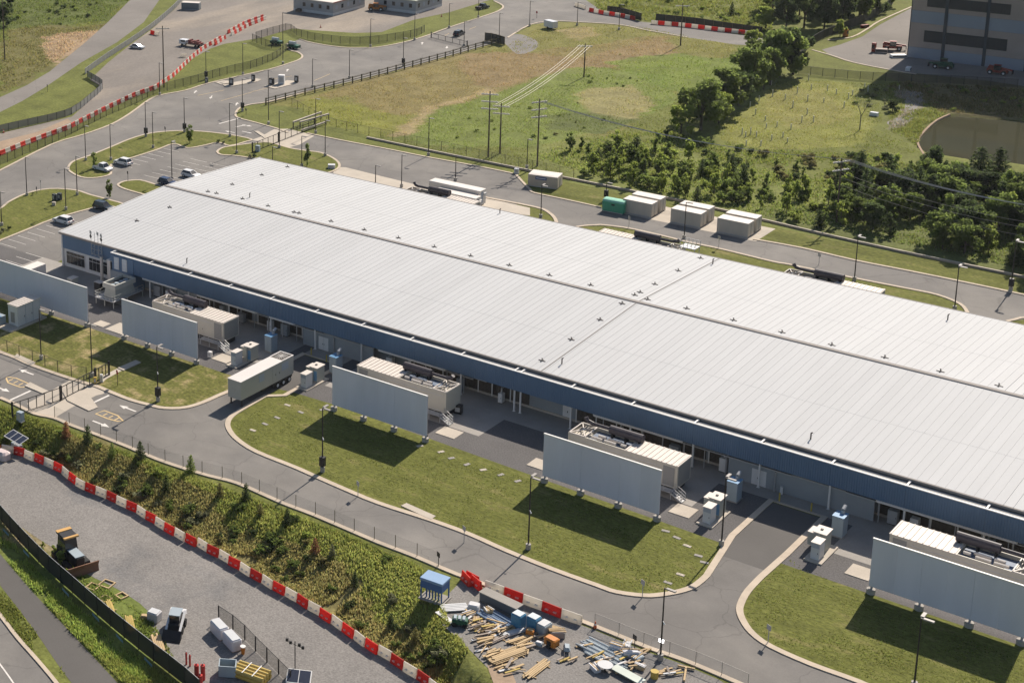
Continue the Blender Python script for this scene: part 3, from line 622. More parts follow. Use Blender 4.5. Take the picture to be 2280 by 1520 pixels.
# ------------------------------------------------------------------ generators
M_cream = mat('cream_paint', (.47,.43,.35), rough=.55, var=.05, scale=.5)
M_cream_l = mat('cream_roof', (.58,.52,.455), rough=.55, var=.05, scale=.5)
M_lv = mat('grey_louvre', (.25,.24,.22), rough=.7, var=.1, scale=3, stretch=(1,1,6))
M_sty = mat('blue_recess', (.12,.16,.23), rough=.6, var=.1)
M_pipe = mat('insulated_pipe', (.62,.56,.49), rough=.5, var=.06)
M_muff = mat('muffler', (.060,.050,.055), rough=.55, var=.15)
def generator(x, y, flip, label, far=False):
    t = thing('generator', label, 'generator', (x, y, 0), group='generator enclosures')
    L, D, Z0, Z1 = 15.9, 4.1, 1.12, 4.5
    X = (lambda a: L-a) if flip else (lambda a: a)
    def bx(b, a0, a1, *r): return b.box(min(X(a0),X(a1)), max(X(a0),X(a1)), *r)
    bx(B(), .5, 15.4, .4, D-.4, .12, Z0-.02).build('base_tank', M_dark, t)
    e = bx(bx(B(), 0, 15.9, 0, D, Z0, 3.9), 8.4, 15.9, .0, D, 3.9, Z1-.06)
    bx(e, 0, 8.4, 0, .16, 3.9, Z1-.02); bx(e, 0, 8.4, D-.16, D, 3.9, Z1-.02); bx(e, 0, .14, .16, D-.16, 3.9, Z1-.02)
    en = e.build('enclosure', M_cream, t)
    rf = B(); bx(rf, 8.35, 15.95, -.06, D+.06, Z1-.06, Z1)
    for k in range(11): bx(rf, 8.5+k*.72, 8.62+k*.72, -.05, D+.05, Z1, Z1+.09)
    rf.build('ribbed_roof', M_cream_l, t)
    bx(B(), 2.6, 8.3, .2, D-.2, 3.905, 3.95).build('roof_deck', M_sty, t)
    # open braced hood at the other end
    h = B(); z = Z1
    for p, q in (((.1,.1),(2.4,.1)),((.1,D-.1),(2.4,D-.1)),((.1,.1),(.1,D-.1)),((2.4,.1),(2.4,D-.1)),((.1,.1),(2.4,D-.1)),((2.4,.1),(.1,D-.1))):
        h.beam((X(p[0]),p[1],z),(X(q[0]),q[1],z),.14,.14)
    for k in range(1,6): h.beam((X(.1+k*.4),.1,z-.2),(X(.1+k*.4),D-.1,z-.2),.06,.12)
    h.build('hood_frame', M_cream_l, t)
    # exhaust: silencer, tail pipe and lagged manifolds
    s = B().cyl((X(4.6),D-.75,5.15),(X(9.4),D-.75,5.15),.62,14); s.build('silencer', M_muff, t)
    s = B().cyl((X(2.0),D-.75,5.15),(X(4.6),D-.75,5.15),.26,10).cyl((X(1.2),D-.75,5.35),(X(2.0),D-.75,5.15),.30,10).cyl((X(1.2),D-.75,5.35),(X(.9),D-.75,5.85),.30,10); s.build('exhaust_pipe', M_muff, t)
    sp = B()
    for a in (5.0, 7.0, 9.0): bx(sp, a-.08, a+.08, D-1.3, D-.2, 3.95, 4.75)
    sp.build('silencer_stand', M_dark, t)
    for a0, a1, yy in ((3.0,4.6,1.0),(4.9,6.6,1.0),(3.6,4.8,1.9),(5.1,7.0,1.9),(7.2,8.0,1.3)):
        B().cyl((X(a0),yy,4.35),(X(a1),yy,4.35),.21,8).build('lagged_pipe', M_pipe, t)
    # louvre panels and doors
    lv = B(); bx(lv, 13.9, 15.5, -.03, 0, Z0+.2, Z1-.4); lo = lv.build('side_louvre', M_lv, t)
    le = B()
    xe = X(15.9); d = .03 if not flip else -.03
    le.box(min(xe,xe+d), max(xe,xe+d), .25, D-.25, Z0+.15, Z1-.3).build('end_louvre', M_lv, t)
    for a in (3.2, 10.4):
        dr = bx(B(), a, a+1.1, -.025, 0, Z0+.1, Z0+2.3).build('door', M_cream, t); bx(B(), a+.95, a+1.02, -.06, -.026, Z0+1.1, Z0+1.3).build('handle', M_dark, dr)
    bx(B(), 0.4, 13.5, -.02, 0, 3.72, 3.80).build('drip_rail', M_steel, t)
    if far: return t
    # access platform and stair along the front at the end nearest the drive
    s0 = 15.9 if not flip else 0
    st = B(); sgn = 1 if not flip else 1
    x_ = L if not flip else L
    st.box(L-4.2, L-.2, -1.25, -.06, .95, 1.02)
    for k in range(5): st.box(L-.2+k*.30, L+.10+k*.30, -1.25, -.1, .80-k*.19, .84-k*.19)
    for yy in (-1.25, -.1): st.beam((L-.2,yy,.93),(L+1.35,yy,.02),.05,.2)
    st.build('stair', M_steel, t)
    hr = B()
    for yy in (-1.28,):
        for z_ in (1.5, 2.0): hr.beam((L-4.2,yy,z_),(L-.2,yy,z_),.05)
        for k in range(5): hr.beam((L-4.2+k*1.0,yy,.98),(L-4.2+k*1.0,yy,2.0),.05)
    for yy in (-1.28,-.12):
        for dz in (.5,1.0): hr.beam((L-.2,yy,.98+dz),(L+1.35,yy,.05+dz),.05)
        for k in (0,1.0,1.5): hr.beam((L-.2+k,yy,.98-k*.6),(L-.2+k,yy,1.98-k*.6),.05)
    hr.build('handrail', M_steel, t)
    for k in range(3): st2 = B().box(L-4.1+k*1.9, L-4.0+k*1.9, -1.2, -1.1, 0, .95).build('stair_leg', M_steel, t)
    return t
generator(-178.5, 197.35, False, 'cream generator enclosure nearest the cooling tower, behind a white screen')
generator(-135.85, 197.4, True, 'cream generator enclosure just right of the long trailer, ribbed roof to the left')
generator(-100.1, 197.15, False, 'cream generator enclosure left of the kerbed drive, ribbed roof to the right')
generator(-57.4, 197.1, True, 'cream generator enclosure at the right picture edge behind a screen')
generator(-136.4, 275.4, True, 'rear generator behind the roof, facing the beige containers', True)
generator(-101.8, 275.4, False, 'rear generator behind the roof, furthest right, beside the back lawn', True)
generator(-179.0, 275.4, False, 'rear generator behind the roof, left end, by the long white trailers', True)

# ------------------------------------------------------------------ wheeled generator trailer
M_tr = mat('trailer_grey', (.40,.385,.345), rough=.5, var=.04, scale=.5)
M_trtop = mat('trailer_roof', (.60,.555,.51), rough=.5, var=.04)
M_tyre = mat('tyre', (.02,.02,.02), rough=.8, var=.1)
M_hub = mat('wheel_hub', (.6,.6,.6), rough=.4, var=.05)
M_vent = mat('vent_panel', (.36,.385,.43), rough=.6, var=.05)
tr = thing('generator_trailer', 'long pale grey box trailer with roof fan, parked on the drive', 'trailer', (-147.3, 187.9, 0))
B().bbox(-1.3, 1.3, -6.7, 6.7, 1.2, 4.2, .06).build('body', M_tr, tr)
B().box(-1.32, 1.32, -6.72, 3.9, 4.2, 4.26).build('roof', M_trtop, tr)
f = B().box(-1.32,-1.12,3.9,6.72,4.2,4.3).box(1.12,1.32,3.9,6.72,4.2,4.3).box(-1.12,1.12,6.52,6.72,4.2,4.3); f.build('fan_rim', M_trtop, tr)
B().box(-1.1, 1.1, 3.95, 6.5, 4.2, 4.215).build('fan_opening', M_louv, tr)
g = B(); 
for a in range(8):
    t_ = math.pi*a/8; g.beam((-1.1*math.cos(t_),5.2-1.25*math.sin(t_),4.28),(1.1*math.cos(t_),5.2+1.25*math.sin(t_),4.28),.05,.03)
g.build('fan_guard', M_trtop, tr)
for y0, y1, z0, z1 in ((-2.2,-.9,2.6,3.8),(3.6,5.3,2.6,3.8)): B().box(1.3,1.33,y0,y1,z0,z1).build('vent', M_vent, tr)
for y0 in (1.2,2.2):
    d = B().box(1.3,1.325,y0,y0+.95,1.5,3.7).build('door', M_tr, tr); B().box(1.325,1.36,y0+.75,y0+.82,2.4,2.7).build('handle', M_dark, d)
for y in (2.6,4.1,5.6):
    for sx in (-1,1):
        w = B().cyl((sx*1.28,y,.5),(sx*.85,y,.5),.5,16).build('wheel', M_tyre, tr); B().cyl((sx*1.30,y,.5),(sx*1.281,y,.5),.27,12).build('hub', M_hub, w)
B().box(-1.2,1.2,1.6,6.4,.75,1.15).build('chassis', M_dark, tr)
for sx in (-1,1): B().box(sx*1.05-.08,sx*1.05+.08,-6.3,-6.1,0,1.2).box(sx*1.05-.2,sx*1.05+.2,-6.4,-6.0,0,.06).build('landing_leg', M_dark, tr)
B().box(.6,1.25,-1.5,.2,.85,1.2).build('tool_box', M_dark, tr)

# ------------------------------------------------------------------ transformers, switch cabinets and air handlers by the drives
M_tx = mat('transformer_green', (.37,.375,.33), rough=.55, var=.06)
M_cab = mat('cabinet_white', (.58,.575,.56), rough=.5, var=.05)
M_bcab = mat('cabinet_bluegrey', (.31,.36,.39), rough=.5, var=.06)
M_btop = mat('blue_film', (.12,.26,.42), rough=.35, spec=.5, var=.1)
SETS = [(-156.7,-156.2,-155.9,193.5,196.5,201.6,'left of the trailer'),(-142.9,-143.1,-142.7,193.8,196.7,201.4,'right of the trailer'),
        (-78.1,-78.3,-78.2,193.5,196.1,201.4,'left of the kerbed drive'),(-64.4,-64.9,-64.5,193.5,196.0,201.0,'right of the kerbed drive')]
for cx, tx, bx_, cy, ty, by, where in SETS:
    pd = B().bbox(cx-1.1, cx+1.1, cy-1.5, ty+1.6, 0, .2, .03).build('concrete_plinth', M_conc); struct(pd)
    c = thing('switch_cabinet', 'narrow white switch cabinet on a concrete plinth '+where, 'cabinet', (cx, cy, .2), group='switch cabinets')
    B().bbox(-.52,.52,-.85,.85,0,2.2,.03).build('body', M_cab, c); B().box(-.58,.58,-.92,.92,2.2,2.28).build('roof', M_cream_l, c)
    d = B().box(-.5,.5,-.875,-.851,.1,1.5).build('door', M_cab, c); B().box(.3,.36,-.91,-.876,.8,1.0).build('handle', M_dark, d)
    B().box(-.5,.5,-.87,-.851,1.56,2.1).build('meter_panel', M_vent, c)
    t = thing('transformer', 'boxy grey green transformer with flat pale roof '+where, 'transformer', (tx, ty, .2), group='transformers')
    B().bbox(-.6,.85,-1.0,1.0,0,2.35,.03).build('tank', M_tx, t)
    B().box(-.75,.95,-1.1,1.1,2.4,2.5).build('roof', M_cream_l, t); B().box(-.15,.15,-.15,.15,2.5,2.62).build('cap', M_dark, t)
    for k in range(7): B().box(-1.35,-.62,-.9+k*.27,-.84+k*.27,.4,2.1).build('radiator_fin', M_tx, t)
    B().box(-1.4,-.6,-.95,.9,2.1,2.2).build('radiator_header', M_cream_l, t); B().box(.2,.8,-1.05,-1.0,.3,1.9).build('hatch', M_btop, t)
    B().box(.02,.16,-1.25,-1.1,0,2.4).build('roof_post', M_tx, t)
    a = thing('air_handler', 'tall blue grey cabinet with silver duct elbow near the wall '+where, 'cabinet', (bx_, by, .02), group='tall blue grey cabinets')
    B().bbox(-.7,.7,-.85,.85,.12,2.8,.03).build('body', M_bcab, a); B().box(-.74,.74,-.9,.9,2.8,2.86).build('roof', M_btop, a); B().box(-.8,.8,-.95,.95,0,.12).build('base', M_conc_dull, a)
    B().cyl((.1,.5,2.86),(.1,.5,3.3),.26,10).cyl((.1,.5,3.3),(.1,1.2,3.6),.26,10).build('duct_elbow', M_steel, a)
    for sx in (-.65,.02): B().box(sx,sx+.62,-.88,-.851,.3,2.6).build('door', M_bcab, a)
# yellow bollards by the doors
M_bol = mat('bollard_yellow', (.42,.32,.05), rough=.5, var=.1)
for px, lab in (((693,790),'yellow bollard by the wall right of the trailer, further from it'),((727,805),'yellow bollard at the corner behind the trailer'),((1735,1115),'yellow bollard behind the left corner of the kerbed drive'),((1806,1138),'yellow bollard behind the right corner of the kerbed drive')):
    x, y = G(*px); t = tag(B().cyl((0,0,0),(0,0,1.15),.11,10).cyl((0,0,1.15),(0,0,1.22),.11,10,.04).build('bollard', M_bol), lab, 'bollard', 'yellow bollards'); t.location = (x, y, .02)
# wall ducts and downpipes by the service walls (low grey service walls in front of the louvres)
for x0, x1 in ((-153.5,-139.5), (-81.5,-62.5)):
    sw = thing('service_wall', 'grey block service wall with white doors behind the drive '+('by the trailer' if x0 < -100 else 'with the kerbed end'), 'wall', (x0, 207.2, 0), group='service walls')
    B().box(0, x1-x0, 0, .25, 0, 2.95).build('block_wall', M_wallg, sw); B().box(-.05, x1-x0+.05, -.06, .31, 2.95, 3.1).build('coping', M_steel, sw)
    for dx in (3.2,):
        for k in (0, 1.0):
            d = B().box(dx+k+.02, dx+k+.98, -.03, 0, .05, 2.35).build('door', M_white, sw); B().box(dx+k+(.8 if k == 0 else .1), dx+k+(.88 if k == 0 else .18), -.07, -.031, 1.0, 1.2).build('handle', M_dark, d)
    B().cyl((6.4,-.2,0),(6.4,-.2,2.9),.12,8).build('downpipe', M_steel, sw); B().cyl((7.4,-.35,0),(7.4,-.35,1.1),.2,10).build('standpipe', M_white, sw)

# ------------------------------------------------------------------ containers at the back
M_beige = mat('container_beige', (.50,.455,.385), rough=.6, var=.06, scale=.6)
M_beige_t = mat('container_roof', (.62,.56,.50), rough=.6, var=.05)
def container(x, y, L, D, H, rz, label, body=M_beige, top=M_beige_t, name='storage_container', group='beige storage containers'):
    t = thing(name, label, 'container', (x, y, .03), rz, group)
    b = B(); n = int(L/.32); st = L/n
    b.box(0.02, L-.02, .03, D-.03, .15, H-.02)
    b.build('body', body, t)
    rb_ = B()
    for k in range(n): rb_.box(k*st+.04, k*st+st*.55, -.012, .031, .25, H-.2); rb_.box(k*st+.04, k*st+st*.55, D-.031, D+.012, .25, H-.2)
    o = rb_.build('corrugation', body, t); o['kind'] = 'stuff'
    B().bbox(-.02, L+.02, -.03, D+.03, H-.02, H+.06, .025).build('roof', top, t)
    for xx in (0, L-.14):
        for yy in (-.02, D-.12): B().box(xx, xx+.14, yy, yy+.14, 0, H-.021).build('corner_post', body, t)
    B().box(-.01, L+.01, -.015, .03, .0, .15).build('bottom_rail', M_steel, t)
    for k in (0, 1):
        d = B().box(L+.0, L+.05, .12+k*(D/2-.1), D/2-.04+k*(D/2-.1), .2, H-.15).build('door', body, t); B().cyl((L+.07,.12+(D/2-.35)+k*.3,.3),(L+.07,.12+(D/2-.35)+k*.3,H-.3),.025,6).build('lock_rod', M_steel, d)
    return t
nm = ('nearest the green container', 'of the middle pair', 'of the right-hand pair')
for i, x in enumerate((-144.0, -133.95, -124.6)):
    container(x, 302.7, 6.05, 2.75, 2.85, 0, 'beige container in the front row '+nm[i]+', beside the back road')
    container(x-.05, 306.6, 6.05, 2.6, 2.85, 0, 'beige container in the back row '+nm[i]+', by the fence wall')
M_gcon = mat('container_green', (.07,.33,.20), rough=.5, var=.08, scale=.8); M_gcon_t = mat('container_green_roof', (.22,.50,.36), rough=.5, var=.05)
gc = container(-147.6, 301.0, 4.4, 2.4, 2.2, R(3), 'short green container with rounded roof beside the beige containers', M_gcon, M_gcon_t, 'green_container', None)
B().side2([(0,2.2),(.3,2.5),(.8,2.62),(1.6,2.62),(2.1,2.5),(2.4,2.2)], 0, 4.4).build('rounded_roof', M_gcon_t, gc); B().box(1.9,2.6,-.04,-.013,1.5,1.85).build('plate', M_dark, gc)
tc_ = container(-167.6, 306.8, 6.3, 3.7, 2.6, R(12), 'pale container with a blue sign band beside the back road', M_conc, M_beige_t, 'office_container', None)
sg = B().box(1.6,4.0,-.06,-.02,1.7,2.35).build('sign', mat('sign_blue', (.05,.09,.22), rough=.5), tc_); B().box(1.8,3.8,-.075,-.061,1.95,2.1).build('lettering', M_white, sg)
M_wt = mat('trailer_white', (.66,.61,.55), rough=.5, var=.05)
for (x, y, L, D, H, lab) in ((-179.3,286.2,12.2,2.5,4.1,'long white box trailer behind the building, further from the roof'),(-176.4,283.3,10.0,2.4,3.4,'lower white box trailer behind the building, closer to the roof')):
    t = thing('box_trailer', lab, 'trailer', (x, y, 0), group='white trailers behind the building')
    B().bbox(0,L,0,D,1.0,H,.08).build('body', M_wt, t); B().box(.3,L-.3,.3,D-.3,.6,1.0).build('chassis', M_dark, t)
    for k in (1.5,2.6):
        for yy in (0.05,D-.3): B().cyl((k,yy,.5),(k,yy+.25,.5),.5,12).build('wheel', M_tyre, t)
    B().box(L,L+.04,.5,1.3,1.4,H-.5).build('rear_door', M_dark if H < 4 else M_vent, t); B().box(L,L+.3,1.4,2.2,H-1.2,H-.7).build('air_unit', M_white, t)
ld = thing('loading_canopy', 'flat pale canopy attached behind the roof edge by the white trailers', 'canopy', (-173.6, 281.2, 0))
B().box(0,8.6,0,2.2,2.9,3.1).build('deck', M_wt, ld)
for k in range(4):
    for yy in (.1,2.0): B().box(.2+k*2.7,.32+k*2.7,yy,yy+.12,0,2.9).build('post', M_steel, ld)
rk = thing('roof_access_platform', 'small galvanised platform with railings at the back roof edge', 'platform', (-119.5, 274.6, 0))
B().box(0,2.8,0,2.2,5.9,6.05).build('deck', M_steel, rk)
b = B()
for k in range(5): b.beam((k*.7,0,6.0),(k*.7,0,7.1),.06); b.beam((k*.7,2.2,6.0),(k*.7,2.2,7.1),.06)
for yy in (0,2.2): b.beam((0,yy,7.1),(2.8,yy,7.1),.06); b.beam((0,yy,6.6),(2.8,yy,6.6),.05)
b.build('railing', M_steel, rk)
for xx in (.05,2.65):
    for yy in (.05,2.05): B().box(xx,xx+.1,yy,yy+.1,0,5.9).build('leg', M_steel, rk)

# ------------------------------------------------------------------ plant yard at the left end
ct = thing('cooling_tower', 'cooling tower with open dark fan top on a steel platform by the office end', 'cooling tower', (-193.4, 198.4, 0))
M_tow = mat('tower_cream', (.42,.41,.36), rough=.6, var=.07)
B().box(0,4.6,0,8.0,1.15,1.3).build('deck', M_steel, ct)
for xx in (.1,2.2,4.4):
    for yy in (.1,3.8,7.8): B().box(xx,xx+.14,yy,yy+.14,0,1.15).build('leg', M_tow, ct)
b = B()
for (a, c_) in (((0,0),(4.6,0)),((4.6,0),(4.6,8)),((0,0),(0,8))):
    for z in (1.75,2.3): b.beam((*a,z),(*c_,z),.06)
    for k in range(6): b.beam((a[0]+(c_[0]-a[0])*k/5,a[1]+(c_[1]-a[1])*k/5,1.3),(a[0]+(c_[0]-a[0])*k/5,a[1]+(c_[1]-a[1])*k/5,2.3),.05)
b.build('handrail', M_tow, ct)
B()._a([(1.0,1.3,1.3),(3.9,1.3,1.3),(3.9,6.6,1.3),(1.0,6.6,1.3),(1.3,1.6,3.0),(3.6,1.6,3.0),(3.6,6.3,3.0),(1.3,6.3,3.0)], [(0,3,2,1),(0,1,5,4),(1,2,6,5),(2,3,7,6),(3,0,4,7)]).build('louvre_skirt', M_tx, ct)
b = B().box(.9,4.0,1.2,1.5,3.0,3.9).box(.9,4.0,6.4,6.7,3.0,3.9).box(.9,1.2,1.5,6.4,3.0,3.9).box(3.7,4.0,1.5,6.4,3.0,3.9); b.build('fan_casing', M_tow, ct)
B().box(1.2,3.7,1.5,6.4,3.0,3.4).build('fan_deck', M_dark, ct)
for k in range(4): B().cyl((2.45,2.2+k*1.15,3.4),(2.45,2.2+k*1.15,3.55),.45,12).build('fan', M_bcab, ct)
for k, (x, y) in enumerate(((-197.6,206.2),(-195.9,206.4))):
    t = thing('air_duct_stack', 'tall cream duct box against the office end, '+('left' if k == 0 else 'right')+' of the pair', 'duct', (x, y, 0), group='cream duct boxes')
    B().bbox(0,1.35,0,1.9,.3,5.1,.05).build('casing', M_cream_l, t); B().box(.1,1.25,.1,1.8,0,.3).build('base', M_dark, t); B().box(-.05,1.4,-.05,1.95,5.1,5.2).build('cap', M_wt, t)
ps = thing('flue_pipe', 'slim cream vertical flue in front of the office windows', 'flue', (-200.3, 207.6, 0)); B().cyl((0,0,0),(0,0,4.7),.3,12).build('pipe', M_cream_l, ps); B().cyl((0,0,4.7),(0,0,4.8),.36,12).build('rim', M_steel, ps)
def boxunit(name, x, y, w, d, h, lab, m=M_cab, cat='cabinet'):
    t = thing(name, lab, cat, (x, y, .02)); B().bbox(0,w,0,d,.1,h,.04).build('casing', m, t); B().box(.08,w-.08,.08,d-.08,0,.1).build('base', M_conc_dull, t); B().box(-.04,w+.04,-.04,d+.04,h,h+.07).build('lid', M_cream_l, t); return t
boxunit('utility_box', -203.9, 201.9, 1.3, 1.7, 1.25, 'low pale utility box alone on the yard below the office windows', M_tx)
boxunit('condenser_unit', -198.2, 203.2, 1.6, 1.2, 1.5, 'dark caged condenser beside the cooling tower platform', M_dark)
wc = container(-212.0, 197.6, 2.2, 4.6, 2.6, 0, 'white container behind the leftmost screen, beside the car park', M_wt, M_wt, 'white_container', None)
sh = thing('equipment_shed', 'small white equipment shed with grated vent on the lawn at left', 'shed', (-198.0, 181.2, 0))
B().box(-.3,2.9,-2.2,6.6,0,.28).build('plinth', M_conc, sh); B().box(0,2.35,0,5.6,.32,3.95).build('body', M_cab, sh)
rf = B().box(-.12,2.5,-.12,5.75,3.95,4.08)
for k in range(9): rf.box(-.12,2.5,.1+k*.65,.16+k*.65,4.08,4.14)
rf.build('roof', M_cream_l, sh)
v_ = B().box(.55,1.75,-.05,0,.75,2.9).build('vent_frame', M_cab, sh); B().box(.65,1.65,-.065,-.051,.85,2.75).build('vent_grille', M_lv, v_)
for k in range(3):
    d = B().box(2.35,2.38,.25+k*1.8,1.85+k*1.8,.5,3.6).build('door', M_cab, sh); B().box(2.38,2.43,1.6+k*1.8,1.68+k*1.8,1.7,2.0).build('handle', M_dark, d)
    B().box(2.351,2.37,1.9+k*1.8,1.97+k*1.8,.4,3.8).build('seam', M_bcab, sh)
gt = thing('green_pad_transformer', 'low grey green cabinet on a slab beside the white shed', 'transformer', (-201.2, 179.3, 0)); B().box(-.2,2.6,-.2,2.2,0,.2).build('slab', M_conc_dull, gt); B().bbox(0,2.4,0,2.0,.2,1.7,.05).build('case', M_bcab, gt); B().box(-.03,2.43,-.03,1.0,1.7,1.76).build('lid', M_btop, gt)
# ------------------------------------------------------------------ light poles
M_pole = mat('pole_bronze', (.035,.028,.026), rough=.55, var=.1)
M_head = mat('lamp_head', (.30,.27,.24), rough=.5, var=.05)
PH = 8.6
_pm = B().cyl((0,0,.7),(0,0,PH),.11,8,.075).mesh('shaft', M_pole); _pb = B().cyl((0,0,-.1),(0,0,.75),.33,12).mesh('footing', M_pier)
_hd = B().bbox(-.14,.95,-.2,.2,PH-.06,PH+.08,.03).mesh('lamp_head', M_head); _ar = B().box(-.05,.35,-.05,.05,PH-.12,PH-.02).mesh('arm', M_pole)
_bx = B().bbox(-.36,.36,-.36,.36,.95,2.35,.04).mesh('control_box', M_dark)
_cm = B().cyl((0,0,0),(.35,0,-.1),.05,6).cyl((.35,0,-.1),(.5,0,-.25),.09,8).mesh('camera', M_white)
def pole(px, py, top, label, heads=1, box=False, dirs=None, cam_=False):
    h = rise(px, py, top); x, y = G(px, py); t = thing('light_pole', label, 'light pole', (x, y, 0), group='light poles')
    k = max(h, 4)/PH
    inst('footing', _pb, t); inst('shaft', _pm, t, (0,0,0), 0, (1,1,k))
    for a in (dirs or {1:(0,), 2:(0,180), 3:(0,90,180), 4:(0,90,180,270)}[heads]):
        inst('arm', _ar, t, (0,0,PH*(k-1)), R(a)); inst('lamp_head', _hd, t, (0,0,PH*(k-1)), R(a)).location = (.35*math.cos(R(a)), .35*math.sin(R(a)), PH*(k-1))
    if box: inst('control_box', _bx, t)
    if cam_: inst('camera', _cm, t, (0,0,PH*k*.55), R(-40))
    return t
POLES = [
 (60,436,350,'light pole on the kerb of the oval lawn, left end by the road',1,0),(191,358,280,'light pole at the left tip of the crescent lawn by the parked pickup',1,0),
 (247,357,277,'light pole on the crescent lawn behind the white parked car',1,0),(325,305,228,'light pole with dark box on the crescent lawn road kerb',1,1),
 (341,330,250,'light pole on the crescent lawn at the head of the empty stalls',1,0),(411,295,218,'light pole with dark box next to the sapling on the crescent lawn',1,1),
 (383,400,316,'light pole in the middle of the car park by the dark blue car',2,0),(147,468,376,'twin-headed light pole in the middle of the oval lawn',2,0),
 (172,435,348,'light pole on the oval lawn by its small concrete pad',1,0),(4,503,427,'light pole at the left picture edge beside low shrubs',1,0),
 (512,305,230,'light pole on the right end of the crescent lawn',1,0),(527,342,262,'light pole at the left end of the car gate fence',1,0),
 (622,330,248,'light pole standing in the concrete gate pad',1,0),(598,277,157,'tall light pole on the small lawn above the car gate',1,0),
 (540,248,176,'light pole with dark sign boxes at the rounded lawn tip',1,1),(356,212,140,'light pole in front of the tall wooden pole by the barrier row',1,0),
 (459,177,115,'light pole with dark box at the black fence, far verge',1,1),(541,167,97,'light pole on the far verge above the traffic islands',1,0),
 (630,143,28,'tall pole on the far verge by the green trailers',1,0),(696,195,131,'light pole at the road edge right of the traffic islands',1,0),
 (703,297,220,'light pole right of the gate pad by the striped barrier arm',1,0),(724,348,268,'light pole on the lawn behind the building corner',1,0),
 (672,372,303,'light pole just behind the roof corner on the lawn',1,0),(607,374,327,'short post lamp behind the roof corner',1,0),
 (778,175,111,'light pole on the road edge by the rail fence, left part',1,0),(825,105,42,'light pole on the far verge at the bend of the mesh fence',1,0),
 (923,90,30,'light pole on the far verge left of the guard gate',1,0),(898,148,85,'light pole with dark box on the rail fence, middle part',1,1),
 (1000,63,8,'light pole on the strip of grass above the guard gate',1,0),(1033,103,48,'light pole beside the guard gate in the road',1,0),
 (1065,40,0,'light pole on the top grass strip by the dark parked car',1,0),(1111,97,30,'light pole at the right end of the rail fence',1,0),
 (1179,59,3,'light pole on the bend where the roads meet',1,0),(1285,57,5,'light pole at the meadow edge by the white trailer',1,0),
 (1378,67,10,'light pole at the meadow edge in front of the striped barriers',1,0),(954,347,263,'light pole at the back road kerb left of the wooden poles',1,0),
 (894,417,345,'light pole behind the roof left of the long white trailers',1,0),(1014,403,346,'light pole behind the long white trailers on the back road',1,0),
 (1204,485,413,'light pole behind the roof in front of the pale office container',2,0),(836,415,368,'short lamp behind the roof on the pale paving',1,0),
 (1349,447,410,'light pole with dark box left of the green container',1,1),(1173,375,310,'light pole on the back verge by the pale office container',1,0),
 (1902,625,527,'light pole on the back lawn strip by the right rear generator',2,0),(2125,690,593,'light pole at the right tip of the back lawn',2,0),
 (2250,648,537,'light pole with dark box at the right edge behind the back road',2,1),(1523,532,450,'light pole in front of the middle beige containers',1,0),
 (352,893,772,'light pole with dark box on the lawn below the second white screen',2,1),(718,1050,908,'light pole with dark box on the lawn below the third white screen',2,1),
 (1176,1222,1062,'light pole on a pale footing on the lawn below the middle white screen',2,0),(1470,1468,1308,'light pole at the materials yard by the road corner, lamp lit white at its foot',1,0),
 (2035,1530,1375,'light pole at the lower right in front of the last screen',2,0),(1606,1214,1063,'light pole left of the kerbed drive mouth',2,0),
 (92,800,688,'light pole beside the small white shed',1,0),(205,838,722,'light pole at the end of the leftmost screen by the gate',1,0)]
for a in POLES: pole(*a, dirs=((0,90) if a[4] == 2 else None), cam_=a[0] in (352,718,1470,1176))
M_glow = bpy.data.materials.new('work_lamp'); M_glow.use_nodes = True; _e = M_glow.node_tree.nodes['Principled BSDF']; _e.inputs['Emission Color'].default_value = (1,.97,.95,1); _e.inputs['Emission Strength'].default_value = 9
wl = thing('work_lamp', 'small bright work lamp glowing at the foot of the yard light pole', 'lamp', G(1471,1446)); B().box(-.25,.25,-.12,.12,1.05,1.35).build('lens', M_glow, wl); B().box(-.06,.06,-.06,.06,0,1.05).build('stand', M_dark, wl)

# ------------------------------------------------------------------ wooden utility poles and their cables
M_wood = mat('pole_wood', (.10,.075,.055), rough=.9, var=.2, scale=2, stretch=(1,1,.2))
M_arm = mat('crossarm', (.50,.46,.41), rough=.7, var=.1)
def upole(px, py, top, label, arms=2, rz=0.0):
    h = rise(px, py, top); x, y = G(px, py); t = thing('utility_pole', label, 'utility pole', (x, y, 0), rz, 'wooden utility poles')
    B().cyl((0,0,0),(0,0,h),.2,10,.13).build('pole_shaft', M_wood, t)
    for k in range(arms):
        z = h-.9-k*1.7; a = B().box(-1.9,1.9,-.12,.12,z,z+.24).build('crossarm', M_arm, t)
        for xx in (-1.5,-.7,.7,1.5): B().cyl((xx,0,z+.16),(xx,0,z+.42),.07,6).build('insulator', M_arm, a)
    return (x, y, h)
U1 = upole(1087,350,203,'wooden utility pole left of the trio in the scrub, with long crossarms',3,R(20)); U2 = upole(1113,342,230,'shorter wooden utility pole in the middle of the trio in the scrub',2,R(20))
U3 = upole(1196,370,220,'wooden utility pole right of the trio with three short crossarms',3,R(60)); U4 = upole(1300,172,97,'wooden utility pole standing alone in the brown meadow',1,R(30))
U5 = upole(1862,495,352,'wooden utility pole among the trees carrying the thick cable bundle',2,R(60)); U6 = upole(1515,102,8,'wooden utility pole at the top road by the striped barriers',1,R(30)); U7 = upole(11,135,-40,'wooden utility pole at the top left picture edge',2,0); U8 = upole(365,195,58,'tall wooden pole in the dirt lot by the barrier row',1,R(40))
M_wire = mat('cable', (.36,.35,.34), rough=.5, var=0); M_wire_t = mat('cable_tan', (.48,.42,.33), rough=.5, var=0)
